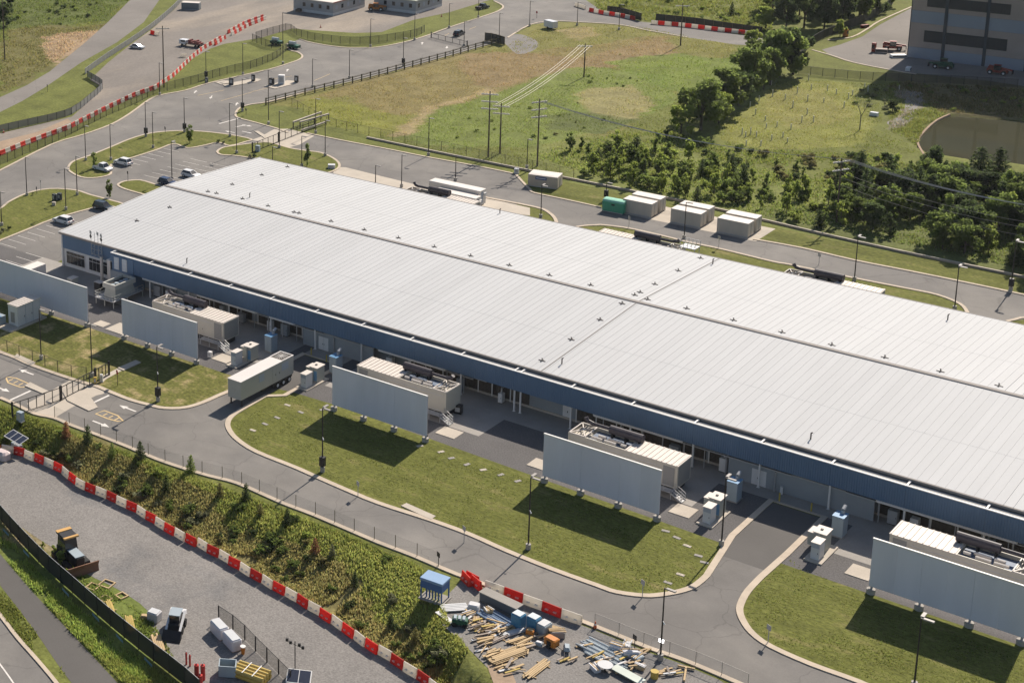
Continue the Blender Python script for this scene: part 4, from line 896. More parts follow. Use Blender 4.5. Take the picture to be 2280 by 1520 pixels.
def cable(a, b, sag, r, label, m=M_wire, n=10, group='overhead cables'):
    pts = [tuple(a[i]+(b[i]-a[i])*k/n-(sag*4*(k/n)*(1-k/n) if i == 2 else 0) for i in range(3)) for k in range(n+1)]
    return tag(B().tube(pts, r, 5).build('overhead_cable', m), label, 'cable', group)
for k, o in enumerate((-1.5,-.7,.7,1.5)):
    cable((U4[0]+o,U4[1],U4[2]-.5),(U2[0]+o,U2[1],U2[2]-.5),1.2,.05,'tan overhead cable from meadow pole to trio, %s of four' % ORD[k], M_wire_t)
far = P(2420,475,11.0)
for k in range(4):
    cable((U3[0]+.5*k,U3[1]+.4*k,U3[2]-.6-.12*k),(U5[0]+.4*k,U5[1]+.7*k,U5[2]-.15-.16*k),2.2,.035,'grey cable of the thick bundle left of the tree pole, %s' % ORD[k])
    cable((U5[0]+.4*k,U5[1]+.7*k,U5[2]-.15-.16*k),(far[0]+.4*k,far[1]+.7*k,far[2]-.2*k),1.4,.042,'grey cable of the thick bundle right of the tree pole, %s' % ORD[k])
for k, dz in enumerate((2.9,3.9,5.4)):
    cable((U5[0],U5[1],U5[2]-dz),(far[0],far[1],far[2]-dz*1.1),1.5,.035,'thin lower cable right of the tree pole, %s from the top' % ORD[k], M_wire_t)

# ------------------------------------------------------------------ fences and walls
M_mesh_black = screenmat('mesh_black', (.010,.015,.014), .975); M_link = screenmat('chain_link', (.25,.24,.22), .13); M_mesh_dark = screenmat('mesh_fence_dark', (.035,.034,.028), .42)
M_mesh_grey = screenmat('mesh_grey', (.17,.17,.17), .86); M_rail = mat('rail_wood', (.10,.085,.045), rough=.85, var=.2); M_wallb = mat('boundary_stone', (.36,.30,.24), rough=.9, var=.12, scale=.8)
def fence(pts, h, step, label, name='mesh_fence', mesh=M_mesh_dark, post=M_dark, pr_=.05, z=0.0, rails=0, railm=None, top=True, base=False, kk=1, pw=None):
    pts = smooth(pts, kk) if kk > 1 else pts; line = resample(pts, step)
    t = thing(name, label, 'fence', (*line[0], z), group=None); o0 = line[0]
    pm_ = B().box(-pr_,pr_,-pr_,pr_,0,h+.05).mesh('post', post); zs = []
    rel = [(p[0]-o0[0], p[1]-o0[1], (float(gz(p[0], p[1]))-z if z == 0 else 0)) for p in line]
    for p in rel: inst('post', pm_, t, p)
    if mesh:
        b = B()
        for a, c in zip(rel, rel[1:]): b.quad((a[0],a[1],a[2]+.08),(c[0],c[1],c[2]+.08),(c[0],c[1],c[2]+h),(a[0],a[1],a[2]+h))
        b.build('mesh', mesh, t)
    for k in range(rails):
        zz = h*(k+.6)/rails; b = B()
        for a, c in zip(rel, rel[1:]): b.beam((a[0],a[1],a[2]+zz),(c[0],c[1],c[2]+zz),.07,.16)
        b.build('rail', railm or post, t)
    if top:
        b = B()
        for a, c in zip(rel, rel[1:]): b.beam((a[0],a[1],a[2]+h),(c[0],c[1],c[2]+h),.05,.05)
        b.build('top_rail', M_steel if name == 'screen_fence' else post, t)
    return t
fence(PL([(0,368),(60,342),(110,322),(170,293),(230,262),(300,232),(350,208),(420,190),(500,167),(560,153),(600,138),(620,128),(645,108)]), 2.3, 3.0, 'black mesh fence along the far verge below the barrier row', 'black_fence', M_mesh_dark, kk=2)
fence(PL([(562,92),(600,108),(645,112)]), 2.3, 3.0, 'black mesh fence around the grass triangle by the green trailers', 'black_fence')
fence(PL([(570,88),(640,68),(660,80),(700,90),(760,98),(815,99),(870,92),(925,82),(945,72)]), 2.3, 3.0, 'black mesh fence along the top verge in front of the trailer offices', 'black_fence', kk=2)
fence(PL([(592,234),(650,219),(720,202),(800,182),(900,155),(1000,128),(1080,105),(1125,96)]), 1.9, 3.6, 'dark rail fence between the upper road and the brown meadow', 'rail_fence', None, M_rail, .13, rails=3, railm=M_rail)
fence(PL([(1080,92),(1098,94),(1130,104)]), 2.6, 2.0, 'short dark boarded fence closing the rail fence by the gravel patch', 'boarded_fence', M_mesh_black, M_rail, .1)
fence(PL([(650,236),(690,258),(730,280),(800,297),(905,318),(1000,338),(1100,360),(1190,378),(1300,402)]), 2.1, 3.4, 'thin chain link fence along the meadow behind the back road', 'chain_link_fence', M_link, M_rail, .04)
fence([(p[0], p[1]+.2) for p in W_(ROAD_S[3:17], 2)], 1.9, 3.2, 'thin chain link fence on the kerb above the embankment', 'chain_link_fence', M_link, M_rail, .03, z=.0001, top=False)
fence([(p[0], p[1]+.1) for p in PL(ROAD_S[18:])], 1.7, 3.0, 'thin chain link fence beside the materials yard, lower right', 'chain_link_fence', M_link, M_head, .025, z=.0001)
fence(PL([(-10,772),(40,793),(74,805),(130,828),(180,846),(205,840)]), 2.0, 3.1, 'chain link fence on the lawn between shed and front gate', 'chain_link_fence', M_link, M_rail, .045)
fence(PL([(-20,640),(0,650),(40,662),(85,678)]), 2.6, 2.6, 'dark chain link fence against the leftmost screen', 'chain_link_fence', M_mesh_dark, M_dark, .05)
fence([P(a, b_, LOW)[:2] for a, b_ in [(-30,1120),(0,1157),(40,1202),(100,1265),(160,1318),(230,1380),(300,1438),(360,1485),(420,1532),(470,1580)]], 2.5, 3.0, 'long black screen fence between gravel track and footpath', 'screen_fence', M_mesh_black, M_dark, .05, z=LOW, kk=2)
# white printed patches low on the screen fence
M_print = mat('faded_print', (.13,.22,.26), rough=.8, var=.3, scale=2)
for a, b_ in ((15,1188),(60,1235),(148,1322),(215,1378),(268,1425),(332,1478)):
    x, y, _ = P(a, b_+6, LOW); pn = tag(B().box(-.9,.9,-.03,-.01,.25,.6).build('banner_print', M_print), 'faded pale print strip on the black screen fence, %s from the left' % ORD[(15,60,148,215,268,332).index(a)], 'banner', 'faded prints on the screen fence'); pn.location = (x, y-.1, LOW+.3); pn.rotation_euler = (0, 0, R(-19))
fence([P(a, b_, LOW)[:2] for a, b_ in [(487,1380),(530,1408),(570,1450),(610,1490),(650,1530)]], 2.0, 2.6, 'short black mesh fence beside the wrapped white pallets', 'black_fence', M_mesh_dark, M_dark, .06, z=LOW)
fence(PL([(-20,302),(0,295),(75,278),(155,258),(200,225),(228,200),(222,188),(190,170)]), 1.9, 3.0, 'grey sheeted fence along the dirt track at upper left', 'sheeted_fence', M_mesh_grey, M_dark, .05, kk=2)
fence(PL([(190,166),(240,130),(290,98),(330,70),(365,42),(395,14),(410,-4)]), 1.8, 3.0, 'grey sheeted fence beside the old pale road', 'sheeted_fence', M_mesh_grey, M_steel, .05, kk=2)
fence(PL([(1352,30),(1380,33),(1437,50)]), 2.4, 3.0, 'dark banner fence behind striped barriers, left of the gap', 'banner_fence', M_mesh_black, M_rail, .06); fence(PL([(1460,48),(1540,56),(1620,68),(1710,80)]), 2.4, 3.0, 'dark banner fence behind striped barriers, right of the gap', 'banner_fence', M_mesh_black, M_rail, .06)
fence(PL([(1776,150),(1783,130),(1800,108),(1830,88),(1880,68),(1930,48),(1985,14),(1990,-5)]), 2.6, 3.0, 'black sheeted fence curving past the service lot under the trees', 'sheeted_fence', M_mesh_black, M_dark, .05, kk=2)
fence(PL([(1778,164),(1850,172),(1920,178),(1985,182),(2100,186),(2280,196)]), 2.2, 3.0, 'dark mesh fence between the service lot verge and the planted meadow', 'mesh_fence', M_mesh_dark, M_dark, .05)
WL = PL([(817,308),(960,338),(1100,366),(1260,398),(1400,426),(1520,450),(1693,490),(1827,522),(2020,565),(2280,619),(2420,650)])
b = B(); strip(b, smooth(WL, 2), .32, 0, .36); wl_ = thing('boundary_wall', 'low pale boundary wall running behind the back road and containers', 'wall', (*WL[0], 0)); o = b.build('wall_body', M_wallb, wl_); o.location = (-WL[0][0], -WL[0][1], 0)
b = B(); strip(b, smooth(WL, 2), .40, .361, .44); o = b.build('coping', M_conc, wl_); o.location = (-WL[0][0], -WL[0][1], 0)
# vehicle gates
def gate(p0, p1, h, label, n=6, z=.02):
    a = Vector((*G(*p0), z)); c = Vector((*G(*p1), z)); t = thing('sliding_gate', label, 'gate', tuple(a), group='sliding vehicle gates'); d = c-a
    for zz in (.15,h): B().beam((0,0,zz),(d.x,d.y,zz),.09,.1).build('rail', M_dark, t)
    pm_ = B().box(-.05,.05,-.05,.05,.1,h).mesh('picket', M_dark)
    for k in range(n+1): inst('picket', pm_, t, tuple(d*k/n))
    B().quad((0,0,.2),(d.x,d.y,.2),(d.x,d.y,h),(0,0,h)).build('mesh', M_link, t)
    for q in ((0,0,0),tuple(d)): inst('gate_post', B().box(-.12,.12,-.12,.12,0,h+.3).mesh('gate_post', M_dark), t, q)
    return t
gate((28,928),(135,892),2.2,'black sliding gate across the front drive, part nearer the picture edge',6); gate((137,891),(212,852),2.2,'black sliding gate across the front drive, part with the small wicket',6); gate((213,851),(243,835),2.2,'black sliding gate section beside the lawn and light pole',4)
gate((562,340),(620,317),2.2,'dark sliding gate across the rear pad, left part',5); gate((622,316),(700,285),2.2,'dark sliding gate across the rear pad, right part by the pale pipes',6); gate((960,85),(1040,105),1.6,'dark guard gate across the upper road by the dark car',5)
# pale pipe racks above the rear gate
for i, (a, b_, za) in enumerate((((653,272),(715,250),1.7),((668,272),(732,254),1.5),((672,290),(725,272),.6))):
    p, q = P(*a, za), P(*b_, za); t = tag(B().beam(p, q, .45, .35).build('pale_beam', M_conc), 'long pale beam beside the rear gate, %s from the left' % ORD[i], 'beam', 'pale beams beside the rear gate')
    for e_ in (p, q): B().box(e_[0]-.1,e_[0]+.1,e_[1]-.1,e_[1]+.1,0,za-.15).build('trestle', M_rail, t)
# traffic islands, markings
def flat(px, z, m, name): return sheet(name, PL(px), z, m)
isl = [[(493,189),(505,195),(572,183),(582,178),(570,176)],[(588,193),(612,199),(655,188),(662,182),(640,180)],[(478,184),(500,180),(515,182),(510,188),(493,190)],[(140,874),(160,862),(198,880),(218,908),(198,916),(150,893)],[(55,860),(67,852),(108,872),(97,878)],[(566,293),(575,293),(592,303),(588,308)]]
for q in isl: o = B().prism(PL(q), 0, .15).build('traffic_island', M_conc); struct(o)
def arrow(px, py, rz, s=1.0):
    x, y = G(px, py); c, s_ = math.cos(rz), math.sin(rz); pts = [(-1.3,-.12),(.2,-.12),(.2,-.42),(1.3,0),(.2,.42),(.2,.12),(-1.3,.12)]
    o = sheet('road_arrow', [(x+s*(c*a-s_*b_), y+s*(s_*a+c*b_)) for a, b_ in pts], .034, M_paint)
for a in ((58,828,R(180)),(5,866,0),(284,909,R(180)),(225,944,0)): arrow(*a, 1.35)
for a in ((435,205,R(118)),(470,217,R(300)),(527,232,R(120)),(550,280,0),(512,294,R(180)),(550,295,0),(940,97,R(120)),(995,106,R(300)),(640,157,R(120))): arrow(*a, 1.2)
def line(p, q, w=.14, m=M_paint, z=.032, name='road_line'):
    a, c = G(*p), G(*q); l, r_ = offset_line([a, c], w); return sheet(name, l+r_[::-1], z, m)
for p, q in (((20,892),(68,870)),((200,900),(243,880)),((548,279),(525,283)),((488,276),(535,263))): line(p, q, .4)
for p, q in (((440,213),(500,201)),((492,225),(560,206)),((560,205),(610,193)),((700,180),(735,165)),((650,170),(610,176)),((1060,60),(1045,66)),((1000,75),(990,80))): line(p, q, .16, M_paint_y)
# car park stalls
def st_(x0, x1, ys):
    for y in ys: sheet('stall_line', rect(x0, x1, y-.06, y+.06), .03, M_paint)
st_(-249.2, -244.4, [264.6+2.72*k for k in range(7)]); st_(-231.1, -226.0, [209.8+2.72*k for k in range(8)])
st_(-222.5, -217.6, [201.0+2.72*k for k in range(4)]); st_(-238.5, -233.6, [262+2.72*k for k in range(7)]); st_(-232.5, -227.6, [262+2.72*k for k in range(7)])
# yellow hatched nose markings
for pts in ([(14,843),(16,839),(36,842),(66,855),(52,862),(45,862),(18,852)], [(213,921),(232,914),(262,925),(274,937),(262,938),(240,932)]):
    w = PL(pts); b = B(); strip(b, w, .28, .028, .036, True); struct(b.build('hatch_marking', M_paint_y))
    cx_ = sum(p[0] for p in w)/len(w); cy_ = sum(p[1] for p in w)/len(w)
    for k in (-1.2,0,1.2): sheet('hatch_bar', rect(cx_+k-.12, cx_+k+.12, cy_-.5, cy_+.5), .034, M_paint_y)

# ------------------------------------------------------------------ water-filled barriers
M_red = mat('barrier_red', (.66,.06,.038), rough=.5, var=.12, scale=1.5, rnd=.2, trans=.45, var2=.1, scale2=5); M_bw = mat('barrier_white', (.76,.71,.63), rough=.5, var=.06, scale=1.5, rnd=.05, trans=.5)
M_slot_r = mat('slot_red', (.85,.40,.33), rough=.6, var=.05); M_slot_w = mat('slot_white', (.74,.69,.62), rough=.6, var=.05)
def bar_mesh(m, L=1.96, H=1.22):
    b = B(); pr = [(-.28,0),(.28,0),(.27,.26),(.15,.60),(.11,H-.05),(.06,H),(-.06,H),(-.11,H-.05),(-.15,.60),(-.27,.26)]
    b.side2(pr, -L/2+.02, L/2-.02); b.box(L/2-.03, L/2+.03, -.05, .05, .15, H-.15)
    return b.mesh('barrier', m)
BMR, BMW = bar_mesh(M_red), bar_mesh(M_bw)
SLR = B().box(-.16,.16,-.36,-.15,.42,.56).mesh('slot', M_slot_r); SLW = B().box(-.14,.14,-.36,-.15,.42,.56).mesh('slot', M_slot_w)
def barrier(x, y, z, rz, red, label, group, slots=True):
    o = inst('traffic_barrier', BMR if red else BMW, None, (x, y, z), rz); tag(o, label, 'barrier', group)
    if slots:
        for s_ in (-.42, .42): inst('slot', SLR if red else SLW, o, (s_, 0, 0))
    return o
# along the gravel track
def walk(line):
    d = [0.0]
    for a, c in zip(line, line[1:]): d.append(d[-1]+math.dist(a, c))
    def at(s):
        s = min(max(s, 0), d[-1]-1e-6); i = max(k for k in range(len(d)) if d[k] <= s); i = min(i, len(line)-2); t = (s-d[i])/(d[i+1]-d[i])
        a, c = line[i], line[i+1]; return (a[0]+(c[0]-a[0])*t, a[1]+(c[1]-a[1])*t, math.atan2(c[1]-a[1], c[0]-a[0]))
    return at, d[-1]
bl = smooth(BARR_W, 4); at_, tot = walk(bl); N_ = int(tot/2.02); cr = cw = 0
x35 = P(35,1012,LOW)[0]; off = min(range(N_), key=lambda k: abs(at_(k*2.02)[0]-x35))
for k in range(N_):
    x, y, a = at_(k*2.02+.0); red = (k-off) % 2 == 0; n = cr if red else cw
    if red: cr += 1
    else: cw += 1
    barrier(x+random.uniform(-.05,.05), y+random.uniform(-.16,.16), LOW+.01, a+R(random.uniform(-6,6)), red, '%s plastic barrier along the gravel track, %s %s one from the left' % ('red' if red else 'white', nth(n), 'red' if red else 'white'), 'barriers along the gravel track')
def row(px, label, group, step=2.02, pattern=None, slots=False, z=.02, jit=.05, sx=1.0):
    at2, tt = walk(PL(px)); n = int(tt/step); c_ = [0, 0]
    for k in range(n):
        x, y, a = at2((k+.5)*step); red = pattern[k % len(pattern)] if pattern else k % 2 == 0; i = c_[red]; c_[red] += 1
        barrier(x+random.uniform(-jit,jit), y+random.uniform(-jit,jit), z, a+R(random.uniform(-3,3)), bool(red), ('red' if red else 'white')+' '+label % nth(i), group, slots).scale = (sx, 1, 1)
row([(0,347),(60,322),(150,289),(230,248),(300,215),(345,199),(385,172),(425,133),(450,112),(495,86)], 'barrier of the long row on the upper left lot, %s from the left', 'barriers across the dirt lot')
row([(478,102),(506,84)], 'barrier of the short row beside the long one, %s from its lower end', 'barriers across the dirt lot')
row([(507,76),(545,55),(593,38)], 'barrier of the far double row, back line, %s from its lower end', 'barriers across the dirt lot'); row([(515,80),(552,60),(596,42)], 'barrier of the far double row, front line, %s from its lower end', 'barriers across the dirt lot', pattern=(0,1))
row([(335,76),(362,82)], 'barrier lying by the sheeted fence in the lot, %s', 'barriers across the dirt lot'); row([(400,128),(427,128)], 'barrier by the bend of the long row, %s', 'barriers across the dirt lot', pattern=(0,1))
row([(1080,1310),(1330,1403)], 'barrier between materials yard and road, %s from the left', 'barriers at the materials yard', 2.5, (0,1), True, sx=1.26)
for i, (a, b_, r_) in enumerate(((1038,1297,-30),(1052,1296,-10),(1060,1306,-24))): x, y = G(a, b_); barrier(x, y, .02+(.0 if i < 2 else 0), R(r_), True, 'red barrier of the jumbled group at the head of the yard row, %s' % ORD[i], 'barriers at the materials yard')
row([(1312,26),(1340,32),(1380,38),(1415,46)], 'barrier on the top road left of the gap, %s from the left', 'barriers on the top road', 2.02, (1,0)); row([(1450,54),(1520,60),(1600,70),(1705,82)], 'barrier on the top road right of the gap, %s from the left', 'barriers on the top road', 2.02, (0,1))
row([(1281,14),(1305,22)], 'barrier at the start of the top road row, %s', 'barriers on the top road', pattern=(0,0))
# traffic cones
M_cone = mat('cone_orange', (.60,.12,.03), rough=.5, var=.05)
for a, b_, z, lab in ((8,296,0,'orange cone at the left edge by the sheeted fence'),(115,266,0,'orange cone on the dirt track by the grey fence'),(714,62,0,'orange cone in the gravel lot near the trailer offices'),(1325,1398,0,'dark red cone at the end of the yard barriers'),(983,38,0,'orange barrel at the top of the gravel lot')):
    x, y = G(a, b_, z); c = thing('traffic_cone', lab, 'traffic cone', (x, y, z+.02)); B().cyl((0,0,.05),(0,0,.9),.22,10,.05).build('cone', M_cone, c); B().box(-.3,.3,-.3,.3,0,.05).build('foot', M_dark, c); B().cyl((0,0,.45),(0,0,.62),.165,10,.125,False).build('band', M_white, c)
# small road signs
M_sign = mat('sign_grey', (.42,.40,.38), rough=.6)
SIGNS = [(262,858,2.4,'red round stop sign on a pale post by the front gate','stop'),(976,1262,2.0,'small dark sign at the road edge above the blue tank','dark'),(1412,1452,2.2,'brown square sign by the materials yard fence','dark'),(1033,1208,2.3,'thin grey sign on the lawn kerb, left one','grey'),(1430,1330,2.3,'thin grey sign on the lawn kerb by the road corner','grey'),(797,1105,2.2,'thin grey sign on the kerb below the third screen','grey'),(1710,1430,2.2,'thin grey sign on the kerb right of the drive','grey'),(106,205,2.0,'small dark sign board beside the old pale road','dark'),(91,424,2.4,'slim post sign on the oval lawn edge','grey'),(285,405,2.4,'slim post sign at the tip of the lot divider','dark'),(82,432,1.6,'dark bin-like board on the oval lawn kerb','dark'),(368,298,1.7,'dark board on the crescent lawn road side','dark'),(548,256,1.6,'dark square board on the lawn above the gate','dark'),(1195,41,2.0,'red round stop sign at the bend of the upper road','stop'),(1600,553,2.4,'slim post sign on the back road kerb, left one','grey'),(1823,590,2.2,'slim post sign on the back road kerb, right one','grey'),(1400,508,2.4,'slim post sign in front of the green container','grey')]
for px, py, h, lab, kind in SIGNS:
    x, y = G(px, py); s_ = thing('road_sign', lab, 'sign', (x, y, 0), R(-25)); B().cyl((0,0,0),(0,0,h),.05,6).build('sign_post', M_sign if kind == 'grey' else M_dark, s_)
    if kind == 'stop': B().cyl((0,-.05,h-.1),(0,-.02,h-.1),.42,8).build('sign_plate', mat('sign_red', (.35,.03,.04), rough=.5), s_)
    else: B().box(-.32,.32,-.05,-.02,h-.55,h+.1).build('sign_plate', M_sign if kind == 'grey' else M_dark, s_)
# ------------------------------------------------------------------ cars
M_carw = mat('car_white', (.66,.65,.64), rough=.25, spec=.5, var=.02); M_card = mat('car_dark', (.02,.03,.04), rough=.22, spec=.5, var=.05); M_carb = mat('car_blue', (.02,.035,.09), rough=.22, spec=.5, var=.05)
M_lamp = mat('car_lamp', (.6,.6,.58), rough=.2, var=0); M_tail = mat('car_tail', (.35,.02,.02), rough=.3, var=0)
def heading(p, q, z=0.0):
    a, b_ = G(*p, z), G(*q, z); return math.atan2(b_[1]-a[1], b_[0]-a[0])
def car(px, py, rz, m, label, L=4.6, Wd=1.85, H=1.65, kind='suv', z=.02, cat='car'):
    x, y = G(px, py, z); t = thing('parked_car' if kind != 'pickup' else 'pickup_truck', label, cat, (x, y, z), rz)
    h = L/2; w = Wd/2; bz = .95 if kind != 'sedan' else .82
    B().side([(-h,.35),(-h+.1,.28),(h-.1,.28),(h,.4),(h-.05,.72),(h-.35,bz-.08),(h-1.15,bz),(-h+.25,bz+.04),(-h+.02,bz-.15)], -w, w).build('body', m, t)
    if kind == 'pickup': c0, c1, r0, r1 = -.55, 1.25, -.45, .75
    elif kind == 'sedan': c0, c1, r0, r1 = -h+.55, h-1.2, -h+1.25, h-2.0
    else: c0, c1, r0, r1 = -h+.18, h-1.15, -h+.55, h-1.95
    wi = w-.28
    B()._a([(c0,-w+.06,bz-.02),(c1,-w+.06,bz-.02),(c1,w-.06,bz-.02),(c0,w-.06,bz-.02),(r0,-wi,H-.06),(r1,-wi,H-.06),(r1,wi,H-.06),(r0,wi,H-.06)], [(0,1,5,4),(1,2,6,5),(2,3,7,6),(3,0,4,7)]).build('windows', M_glass, t)
    B().box(r0-.03, r1+.03, -wi-.02, wi+.02, H-.07, H).build('roof', m, t)
    for s_ in (-1, 1):
        B().beam((c1-.05,s_*(w-.05),bz),(r1,s_*wi,H-.05),.08,.08).build('pillar', m, t); B().beam((c0+.05,s_*(w-.05),bz),(r0,s_*wi,H-.05),.14,.1).build('pillar', m, t)
        for xx in (-h+.85, h-.85):
            wl2 = B().cyl((xx,s_*(w-.2),.34),(xx,s_*(w+.02),.34),.35,14).build('wheel', M_tyre, t); B().cyl((xx,s_*(w+.02),.34),(xx,s_*(w+.035),.34),.2,10).build('rim', M_hub, wl2)
        B().box(h-.12,h+.01,s_*.55-.18,s_*.55+.18,.58,.72).build('headlight', M_lamp, t); B().box(-h-.01,-h+.1,s_*.6-.15,s_*.6+.15,.7,.9).build('tail_light', M_tail, t)
    if kind == 'pickup': B().box(-h+.1,-.62,-w+.12,w-.12,bz+.05,bz+.07).build('bed', M_dark, t)
    return t
car(274,366,math.pi,M_carw,'white crossover car parked head-in at the crescent lawn stalls'); car(229,379,0,M_carw,'white pickup parked beside the crescent lawn tip under a sapling',4.9,1.9,1.8,'pickup',cat='pickup')
car(425,394,0,M_carw,'white car in the middle stalls half hidden by the roof edge',4.5,1.8,1.55); car(373,411,0,M_carb,'dark blue car beside the light pole in the middle stalls',4.5,1.8,1.55)
car(230,466,0,M_card,'dark green car by the oval lawn, next to the roof edge',4.8,1.9,1.75); car(141,496,math.pi,M_carw,'white crossover parked below the oval lawn near the blue building corner',4.7,1.9,1.6)
car(306,108,heading((295,107),(318,110)),M_carw,'white sedan on the dirt lot beside the sheeted fence',4.7,1.85,1.45,'sedan'); car(1022,79,heading((1012,84),(1034,74)),M_card,'dark car waiting at the guard gate on the upper road',4.8,1.9,1.7); car(1074,20,heading((1063,23),(1088,17)),M_card,'dark pickup at the top beside the grass strip',5.2,1.95,1.8,'pickup',cat='pickup')
# flatbed truck with red load
tk = thing('flatbed_truck', 'white cab flatbed truck with rusty red load on the dirt lot', 'truck', G(426,104), heading((447,106),(402,100)))
B().bbox(1.4,3.9,-1.05,1.05,.7,2.0,.1).build('cab', M_carw, tk); B().box(1.6,3.2,-1.07,1.07,1.35,1.9).build('windows', M_glass, tk); B().box(-4.2,1.4,-1.1,1.1,.85,1.05).build('flatbed', M_dark, tk)
M_rust = mat('rusty_red', (.22,.06,.05), rough=.7, var=.3)
for k in range(6):
    ld_ = B().box(-3.8+k*.75,-3.3+k*.75,-1.0,1.0,1.05,1.5+.35*(k % 3)).build('load_crate', M_rust, tk)
for xx in (-3.2,-2.2,2.7):
    for s_ in (-1,1): B().cyl((xx,s_*.8,.42),(xx,s_*1.06,.42),.42,12).build('wheel', M_tyre, tk)
# green tank trailers
M_gtr = mat('trailer_green', (.02,.10,.06), rough=.5, var=.15)
for i, (a, b_) in enumerate(((616,100),(654,109))):
    t = thing('tank_trailer', 'green trailer with white tank on top, %s of the two on the far bend' % ('left' if i == 0 else 'right'), 'trailer', G(a, b_), heading((600,95),(640,101)), 'green tank trailers')
    B().bbox(-1.9,1.9,-.95,.95,.5,1.3,.06).build('chassis', M_gtr, t)
    for xx in (-1.0,.1): B().cyl((xx-.5,0,1.75),(xx+.55,0,1.75),.55,12).build('tank', M_white, t)
    for xx in (-.7,.5):
        for s_ in (-1,1): B().cyl((xx,s_*.8,.4),(xx,s_*1.02,.4),.4,12).build('wheel', M_tyre, t)
    B().beam((1.9,0,.6),(3.0,0,.5),.12).build('drawbar', M_dark, t)
# site offices at the top
M_off = mat('office_grey', (.33,.33,.33), rough=.7, var=.06, stretch=(1,1,.2), scale=.7); M_skirt = mat('office_skirt', (.56,.55,.53), rough=.7, var=.04); M_redtrim = mat('red_trim', (.28,.10,.08), rough=.7)
for i, (c0, c1, c2, lab) in enumerate((((742,36),(688,20),(812,16),'long white site office block at the top, left one, with white skirting'),((926,32),(862,14),(984,14),'grey site office block at the top, right one, by red machines'))):
    o_ = G(*c0); a = heading(c0, c2); w_ = math.dist(o_, G(*c1)); L_ = math.dist(o_, G(*c2)); d1 = heading(c0, c1)
    t = thing('site_office', lab, 'site office', (*o_, 0), a, 'site offices')
    B().box(0,L_,0,16,.9,4.2).build('wall', M_off, t); B().box(-.03,L_+.03,-.03,16.03,0,.9).build('skirting', M_skirt, t); B().box(-.25,L_+.25,-.25,16.25,4.2,4.45).build('roof', M_beige_t if i == 0 else mat('office_roof2', (.45,.45,.36), rough=.7), t); B().box(-.28,L_+.28,-.28,-.2,4.1,4.5).build('roof_trim', M_redtrim if i == 0 else M_steel, t)
    for k in range(5):
        wdw = B().box(1.2+k*L_/5.4,2.3+k*L_/5.4,-.05,0,1.9,3.2).build('window', M_glass if (k+i) % 2 else M_vent, t)
    for k in range(4): B().box(-.05,0,1.5+k*3.2,2.6+k*3.2,1.9,3.2).build('window', M_glass, t)
    B().box(-1.6,0,12.5,14,.0,1.0).build('entry_steps', M_wood, t)
gcn = container(*G(404,22), 6.1, 2.5, 2.4, heading((404,22),(449,24)), 'grey container at the top of the dirt lot beside the sheeted fence', mat('container_grey', (.16,.18,.19), rough=.6, var=.08), M_beige_t, 'grey_container', None)
wt2 = thing('utility_trailer', 'small white box trailer alone in the brown meadow', 'trailer', G(1226,64), R(-20)); B().bbox(-2.0,2.0,-1.05,1.05,.5,2.5,.08).build('body', M_carw, wt2); B().beam((2.0,0,.55),(3.0,0,.5),.1).build('drawbar', M_dark, wt2)
for s_ in (-1,1): B().cyl((-.2,s_*.9,.35),(-.2,s_*1.08,.35),.35,12).build('wheel', M_tyre, wt2)
# telehandlers, compact
def telehandler(px, py, rz, m, lab):
    t = thing('telehandler', lab, 'construction machine', G(px, py), rz)
    B().box(-2.6,2.2,-.75,.75,.6,1.4).build('chassis', m, t); B().bbox(-.9,.7,-1.1,-.1,1.3,2.6,.08).build('cab', M_glass, t); B().box(-.95,.75,-1.15,-.05,2.6,2.7).build('cab_roof', m, t)
    B().beam((-2.4,.45,2.0),(3.2,.45,1.3),.4,.45).build('boom', m, t); B().box(3.2,3.3,-.3,1.2,.4,1.4).build('fork_carriage', M_dark, t); B().box(-2.6,-.6,.3,1.1,1.2,1.8).build('engine_cover', m, t)
    for xx in (-1.7,1.5):
        for s_ in (-1,1): wh_ = B().cyl((xx,s_*.75,.62),(xx,s_*1.2,.62),.62,14).build('wheel', M_tyre, t); B().cyl((xx,s_*1.2,.62),(xx,s_*1.22,.62),.28,10).build('hub', M_hub, wh_)
    return t
M_dg = mat('machine_green', (.015,.08,.045), rough=.5, var=.1); M_mr = mat('machine_red', (.26,.045,.03), rough=.5, var=.1); M_mo = mat('machine_orange', (.50,.18,.03), rough=.5, var=.1)
telehandler(2098,153,R(180),M_dg,'green telehandler in the shade before the tall building'); telehandler(2222,166,R(0),M_mr,'red telehandler in the shade at the right edge'); telehandler(838,24,R(30),M_mo,'orange telehandler between the two site offices'); telehandler(1988,112,R(20),M_mr,'red lift parked at the corner of the tall building')
# tall building at the upper right
M_pan = mat('precast_grey', (.255,.275,.315), rough=.8, var=.06, scale=.15); M_tanp = mat('precast_tan', (.34,.27,.235), rough=.8, var=.08, scale=.3); M_pil = mat('pilaster_dark', (.035,.045,.055), rough=.6, var=.06); M_dlv = mat('louvre_dark', (.03,.032,.034), rough=.6, var=.2, stretch=(4,1,.3))
tb = thing('tall_hall', 'tall grey and tan precast building with dark louvre bands at upper right', 'building', (-144.95, 471.5, 0))
B().box(0,70,.3,60,0,40).build('core_wall', M_pan, tb)
for s_, (z0, z1) in enumerate(((0,3.0),(3.0,9.8),(9.8,13.2),(13.2,19.5),(19.5,24),(24,31),(31,40))):
    for k in range(7):
        x0 = 0 if k == 0 else 8.75+(k-1)*10.1; x1 = 8.75+k*10.1
        B().box(x0+.02, x1-.02, 0, .29, z0+.02, z1-.02).build('wall_panel', M_tanp if s_ % 2 else M_pan, tb)
for k in range(6): B().box(8.35+k*10.1, 9.1+k*10.1, -.22, .0, 0, 40).build('pilaster', M_pil, tb)
